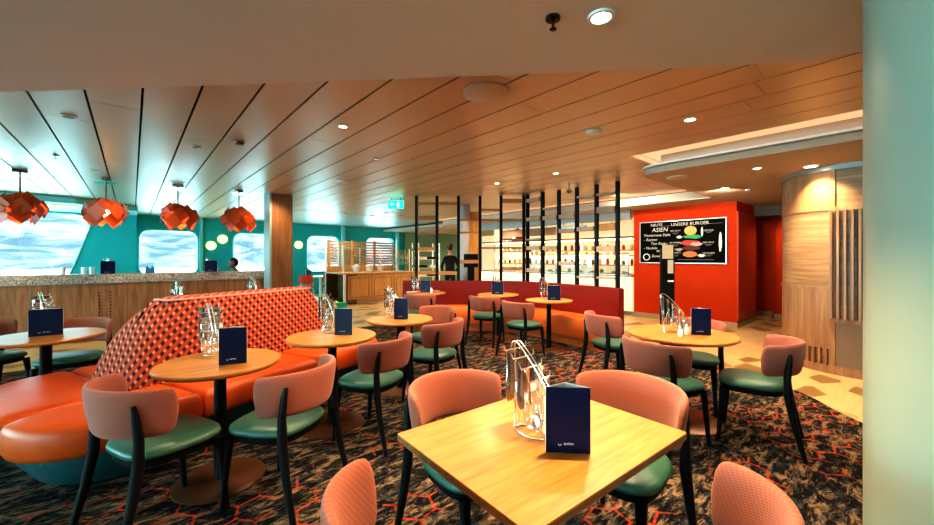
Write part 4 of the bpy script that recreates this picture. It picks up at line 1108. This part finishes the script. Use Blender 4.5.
# ------------------------------------------------------------------ people
def skin_mesh(name, V, E, Rr, m, root=0, sub=2):
    me = bpy.data.meshes.new(name); me.from_pydata(V, E, []); o = bpy.data.objects.new(name, me); COL.objects.link(o)
    mo = o.modifiers.new('s', 'SKIN')
    if not me.skin_vertices: me.skin_vertices.new()
    for i, r in enumerate(Rr):
        me.skin_vertices[0].data[i].radius = r if isinstance(r, tuple) else (r, r)
        me.skin_vertices[0].data[i].use_root = (i == root)
    mo.use_smooth_shade = True
    s = o.modifiers.new('u', 'SUBSURF'); s.levels = sub; s.render_levels = sub
    dg = bpy.context.evaluated_depsgraph_get(); me2 = bpy.data.meshes.new_from_object(o.evaluated_get(dg)); bpy.data.objects.remove(o)
    me2.materials.clear(); me2.materials.append(m); me2.name = name
    for p in me2.polygons: p.use_smooth = True
    return me2
def hand(V, E, Rr, wi, d, side):
    """palm and five fingers growing from wrist index wi along direction d"""
    w = Vector(V[wi]); d = Vector(d).normalized(); a = Vector((0, 1, 0)) if abs(d.y) < .8 else Vector((0, 0, 1)); a = (a-d*a.dot(d)).normalized()
    p = len(V); V.append(tuple(w+d*.06)); E.append((wi, p)); Rr.append((.022, .034))
    for q, (off, L) in enumerate(((-.03, .055), (-.01, .07), (.01, .075), (.03, .062))):
        b = w+d*.09+a*off; i1 = len(V); V += [tuple(b), tuple(b+d*L*.55), tuple(b+d*L+Vector((side*-.012, 0, 0)))]; E += [(p, i1), (i1, i1+1), (i1+1, i1+2)]; Rr += [.009, .0085, .007]
    b = w+d*.03+a*.042; i1 = len(V); V += [tuple(b), tuple(b+d*.035+a*.02), tuple(b+d*.06+a*.022)]; E += [(p, i1), (i1, i1+1), (i1+1, i1+2)]; Rr += [.010, .009, .008]
def person(label, loc, rz, seated, skin, hair, top_m, leg_m, hat=None):
    t = thing('person', label, 'person', loc, rz)
    if not seated:
        J = dict(pelvis=(0, 0, .98), spine=(0, .01, 1.15), chest=(0, 0, 1.33), neck=(0, .0, 1.49), head0=(0, .015, 1.56))
        hipz = .93; knees = [(-.10, .02, .50), (.11, .03, .50)]; ank = [(-.11, -.03, .09), (.12, -.01, .09)]; toe = [(-.13, .13, .035), (.14, .15, .035)]
        elb = [(-.27, -.03, 1.14), (.27, -.03, 1.14)]; wri = [(-.20, .16, 1.02), (.20, .16, 1.02)]; hd = [(.2, .9, -.1), (-.2, .9, -.1)]
    else:
        J = dict(pelvis=(0, 0, .62), spine=(0, .02, .78), chest=(0, .05, .95), neck=(0, .08, 1.10), head0=(0, .10, 1.16))
        hipz = .60; knees = [(-.13, .42, .62), (.13, .42, .62)]; ank = [(-.13, .42, .20), (.13, .40, .20)]; toe = [(-.14, .57, .15), (.14, .55, .15)]
        elb = [(-.26, .12, .78), (.26, .14, .80)]; wri = [(-.12, .33, .92), (.14, .36, 1.0)]; hd = [(.2, .6, .5), (-.1, .4, .8)]
    px_, py_, pz_ = J['pelvis']; V = [J['pelvis'], J['spine'], J['chest'], J['neck'], J['head0']]; E = [(0, 1), (1, 2), (2, 3), (3, 4)]
    Rr = [(.155, .11), (.135, .10), (.155, .11), (.055, .055), (.05, .05)]
    cyy, cz = J['chest'][1], J['chest'][2]
    for s, q in ((-1, 0), (1, 1)):
        b = len(V); V += [(s*.17, cyy, cz+.07), elb[q], wri[q]]; E += [(2, b), (b, b+1), (b+1, b+2)]; Rr += [.062, .045, .028]
        hand(V, E, Rr, b+2, hd[q], s)
        b = len(V); V += [(s*.09, py_+.0, hipz), knees[q], ank[q], toe[q]]; E += [(0, b), (b, b+1), (b+1, b+2), (b+2, b+3)]; Rr += [.088, .062, .042, .035]
    me = skin_mesh('body', V, E, Rr, top_m)
    me.materials.append(leg_m); me.materials.append(skin)
    wr = [Vector(w) for w in wri]
    for p in me.polygons:
        c = p.center
        if c.z > J['neck'][2]-.02: p.material_index = 2
        elif c.z < hipz+.02 and not (abs(c.x) > .19 and c.z > hipz-.1 and not seated) and not (seated and c.z > hipz+.1): p.material_index = 1
        for q in (0, 1):
            if (c-wr[q]).dot(Vector(hd[q]).normalized()) > -.02 and (c-wr[q]).length < .22: p.material_index = 2
    ob('body', me, None, t)
    # head with face
    hx, hy_, hz = J['head0'][0], J['head0'][1]+.02, J['head0'][2]+.095
    bm = bmesh.new(); bmesh.ops.create_uvsphere(bm, u_segments=24, v_segments=18, radius=1)
    for v in bm.verts:
        x_, y_, z_ = v.co; v.co = Vector((x_*.075*(1-.18*max(0, -z_)), y_*.095, z_*.118)); 
        if y_ > 0: v.co.y += .012*max(0, -z_)*y_
    me = bpy.data.meshes.new('head'); bm.to_mesh(me); bm.free(); me.materials.append(skin)
    for p in me.polygons: p.use_smooth = True
    h = ob('head', me, None, t, (hx, hy_, hz))
    ob('nose', MB().tube([(0, .088, .02), (0, .112, -.02), (0, .092, -.03)], [.008, .014, .010], 8), skin, h)
    for s in (-1, 1):
        ob('ear', MB().tube([(s*.073, -.005, .022), (s*.084, -.012, .0), (s*.073, -.002, -.028)], [.008, .014, .007], 8), skin, h)
        ob('eye', MB().lathe([(.002, -.01), (.009, -.005), (.009, .005), (.002, .01)], 8, (s*.03, .088, .01)), BLACK, h)
    ob('mouth', MB().tube([(-.022, .090, -.052), (0, .099, -.055), (.022, .090, -.052)], [.003, .006, .003], 6), mat('lip', (.35, .08, .06), .5), h)
    bm = bmesh.new(); bmesh.ops.create_uvsphere(bm, u_segments=24, v_segments=16, radius=1)
    for v in bm.verts:
        x_, y_, z_ = v.co
        v.co = Vector((x_*.083, y_*.098-.010, z_*.118+.014))
        if y_ > .1 and z_ < .55: v.co = Vector((x_*.06, min(v.co.y, .03), v.co.z))
        if z_ < -.45: v.co.z = .014-.118*.45
    me = bpy.data.meshes.new('hair'); bm.to_mesh(me); bm.free(); me.materials.append(hair)
    for p in me.polygons: p.use_smooth = True
    ob('hair', me, None, h)
    if hat: ob('cap', MB().lathe([(.088, .05), (.092, .09), (.085, .13), (.05, .15), (.004, .155)], 20, (0, -.008, 0)), hat, h)
    return t
sk1 = mat('skin_light', (.62, .36, .26), .6); sk2 = mat('skin_dark', (.16, .08, .05), .55)
x, y = R(-.46, 10.4)
person('staff member in dark clothes and brown cap seen from behind, standing past the divider', (x, y, 0), face(-15), False, sk1, mat('hair_brown', (.08, .04, .02), .8), mat('dark_jacket', (.015, .015, .018), .8), mat('dark_trousers', (.012, .012, .015), .8), mat('brown_cap', (.16, .05, .03), .7)).scale = (.88, .88, .98)
x, y = at(239, 8.95)
person('guest in blue top seated behind the bar counter, raising a white cup', (x, y, .0), face(-130), True, sk2, mat('hair_black', (.012, .010, .010), .8), mat('blue_top', (.04, .16, .22), .8), mat('jeans', (.03, .05, .1), .8))
st = thing('bar_stool', 'low stool under the seated guest behind the bar counter', 'stool', (x, y, 0))
ob('seat', MB().lathe([(.18, .43), (.19, .45), (.18, .475), (.01, .48)], 24), TEALSEAT, st); ob('column', MB().lathe([(.025, .02), (.025, .43)], 12), STEEL, st); ob('base', MB().lathe([(.2, 0), (.2, .015), (.03, .02)], 24), STEEL, st)
dx, dy = R(*[0, 0]); M = Matrix.Translation((x, y, 0)) @ Matrix.Rotation(face(-130), 4, 'Z'); c = M @ Vector((.125, .42, 1.12))
tag(ob('cup', MB().lathe([(.025, -.045), (.036, .045), (.033, .045), (.022, -.038), (.001, -.038)], 18), WHITEM, None, c), 'white cup in the hand of the seated guest', 'cup')

# ------------------------------------------------------------------ lights
def area(x, y, z, sx_, sy_, e, col, rot=(0, 0, 0), name='ceiling_panel'):
    l = bpy.data.lights.new(name, 'AREA'); l.shape = 'RECTANGLE'; l.size = sx_; l.size_y = sy_; l.energy = e; l.color = col
    o = bpy.data.objects.new(name, l); COL.objects.link(o); o.location = (x, y, z); o.rotation_euler = rot; return o
for (a, b) in W:
    o = area((a+b)/2, 15.06, 1.53, b-a, 1.37, 1, (1, 1, 1), (PI/2, 0, 0), 'window_portal'); o.rotation_euler = (-PI/2, 0, 0); o.data.cycles.is_portal = True
o = area(-3.4, 13.96, 1.65, 5.2, 1.7, 1, (1, 1, 1), (-PI/2, 0, 0), 'window_portal'); o.data.cycles.is_portal = True
KEY = (1, .80, .56)
area(-8.8, 5.5, 1.55, 1.5, 16, 520, (.45, .92, 1.0), (0, -PI/2, 0), 'daylight_fill')  # added cyan fill lamp inside the left windows, boosts their daylight
# the near soffit spot over the square table (key light)
x, y, z = sp[601]; spot(x, y, z-.03, 165, (1, .70, .38), 100, .5, .012, (*R(.30, 1.3), .7))
# added fill lamp behind the viewpoint, then soffit spots without fixtures
area(*R(0, -2.6), 1.5, 6, 2.2, 16, (1, .86, .70), (rad(112), 0, -rad(YAW)), 'back_fill')
for X, D, e in ((-.9, 1.5, 12), (-2.4, 1.4, 8), (.4, -.6, 10)):
    if e: x, y = R(X, D); spot(x, y, 2.36, e, KEY, 140, .7, .03)
for X, D, e in ((1.1, 3.0, 110), (-.4, 3.2, 80), (2.6, 2.3, 80), (.3, 5.4, 120), (1.6, 5.3, 100), (-1.0, 6.3, 80), (-2.0, 3.2, 60), (.2, 8.4, 60)):  # spots without fixtures; the farthest is added to brighten column and wood fin
    x, y = R(X, D); spot(x, y, HC-.03, e, KEY, 150, .8, .04)
x, y, z = sp[811]; spot(x, y, z-.03, 80, (1, .68, .3), 120, .7, .04)
x, y, z = sp[757]; spot(x, y, z-.03, 70, KEY, 130, .7, .04)
x, y, z = sp[725]; spot(x, y, z-.03, 70, KEY, 140, .7, .04, (9, 3, 1.2))
spot(7.2, 3.9, 2.6, 70, KEY, 140, .7, .04, (9, 3.6, 1.0)); spot(10.6, 1.7, 2.25, 18, KEY, 150, .8, .04)
for x, y in ((6.2, 9), (8.3, 6.0), (8.3, 8.2), (8.6, 11), (11.5, 13)): spot(x, y, 2.47, 90, (1, .82, .6), 150, .8, .05)
spot(5.0, 11.3, 2.6, 70, (1, .85, .65), 150, .8, .05)
for xx in (-2.2, 0, 2): spot(xx, 7.6, 2.6, 45, (1, .75, .45), 100, .9, .05, (xx, 8.9, .6))  # added warm spots without fixtures, to bring out the bar counter front
spot(5.8, 1.0, 2.47, 40, (1, .8, .55), 150, .8, .05)

w = bpy.data.worlds.new('world'); bpy.context.scene.world = w; w.use_nodes = True
bgn = w.node_tree.nodes['Background']; bgn.inputs[0].default_value = (.48, .88, 1.0, 1); bgn.inputs[1].default_value = 10.0

# ------------------------------------------------------------------ camera
cd = bpy.data.cameras.new('camera'); cam = bpy.data.objects.new('camera', cd); COL.objects.link(cam)
cam.location = (0, 0, CAMZ); cam.rotation_euler = (PI/2, 0, -rad(YAW))
cd.sensor_width = 36; cd.lens = 36*F/934; cd.shift_y = -(262.5-HY)/934; cd.clip_start = .05; cd.clip_end = 3000
s = bpy.context.scene; s.camera = cam
s.view_settings.view_transform = 'Standard'; s.view_settings.look = 'High Contrast'; s.view_settings.exposure = .48
s.cycles.use_denoising = True
s.cycles.sample_clamp_indirect = 15
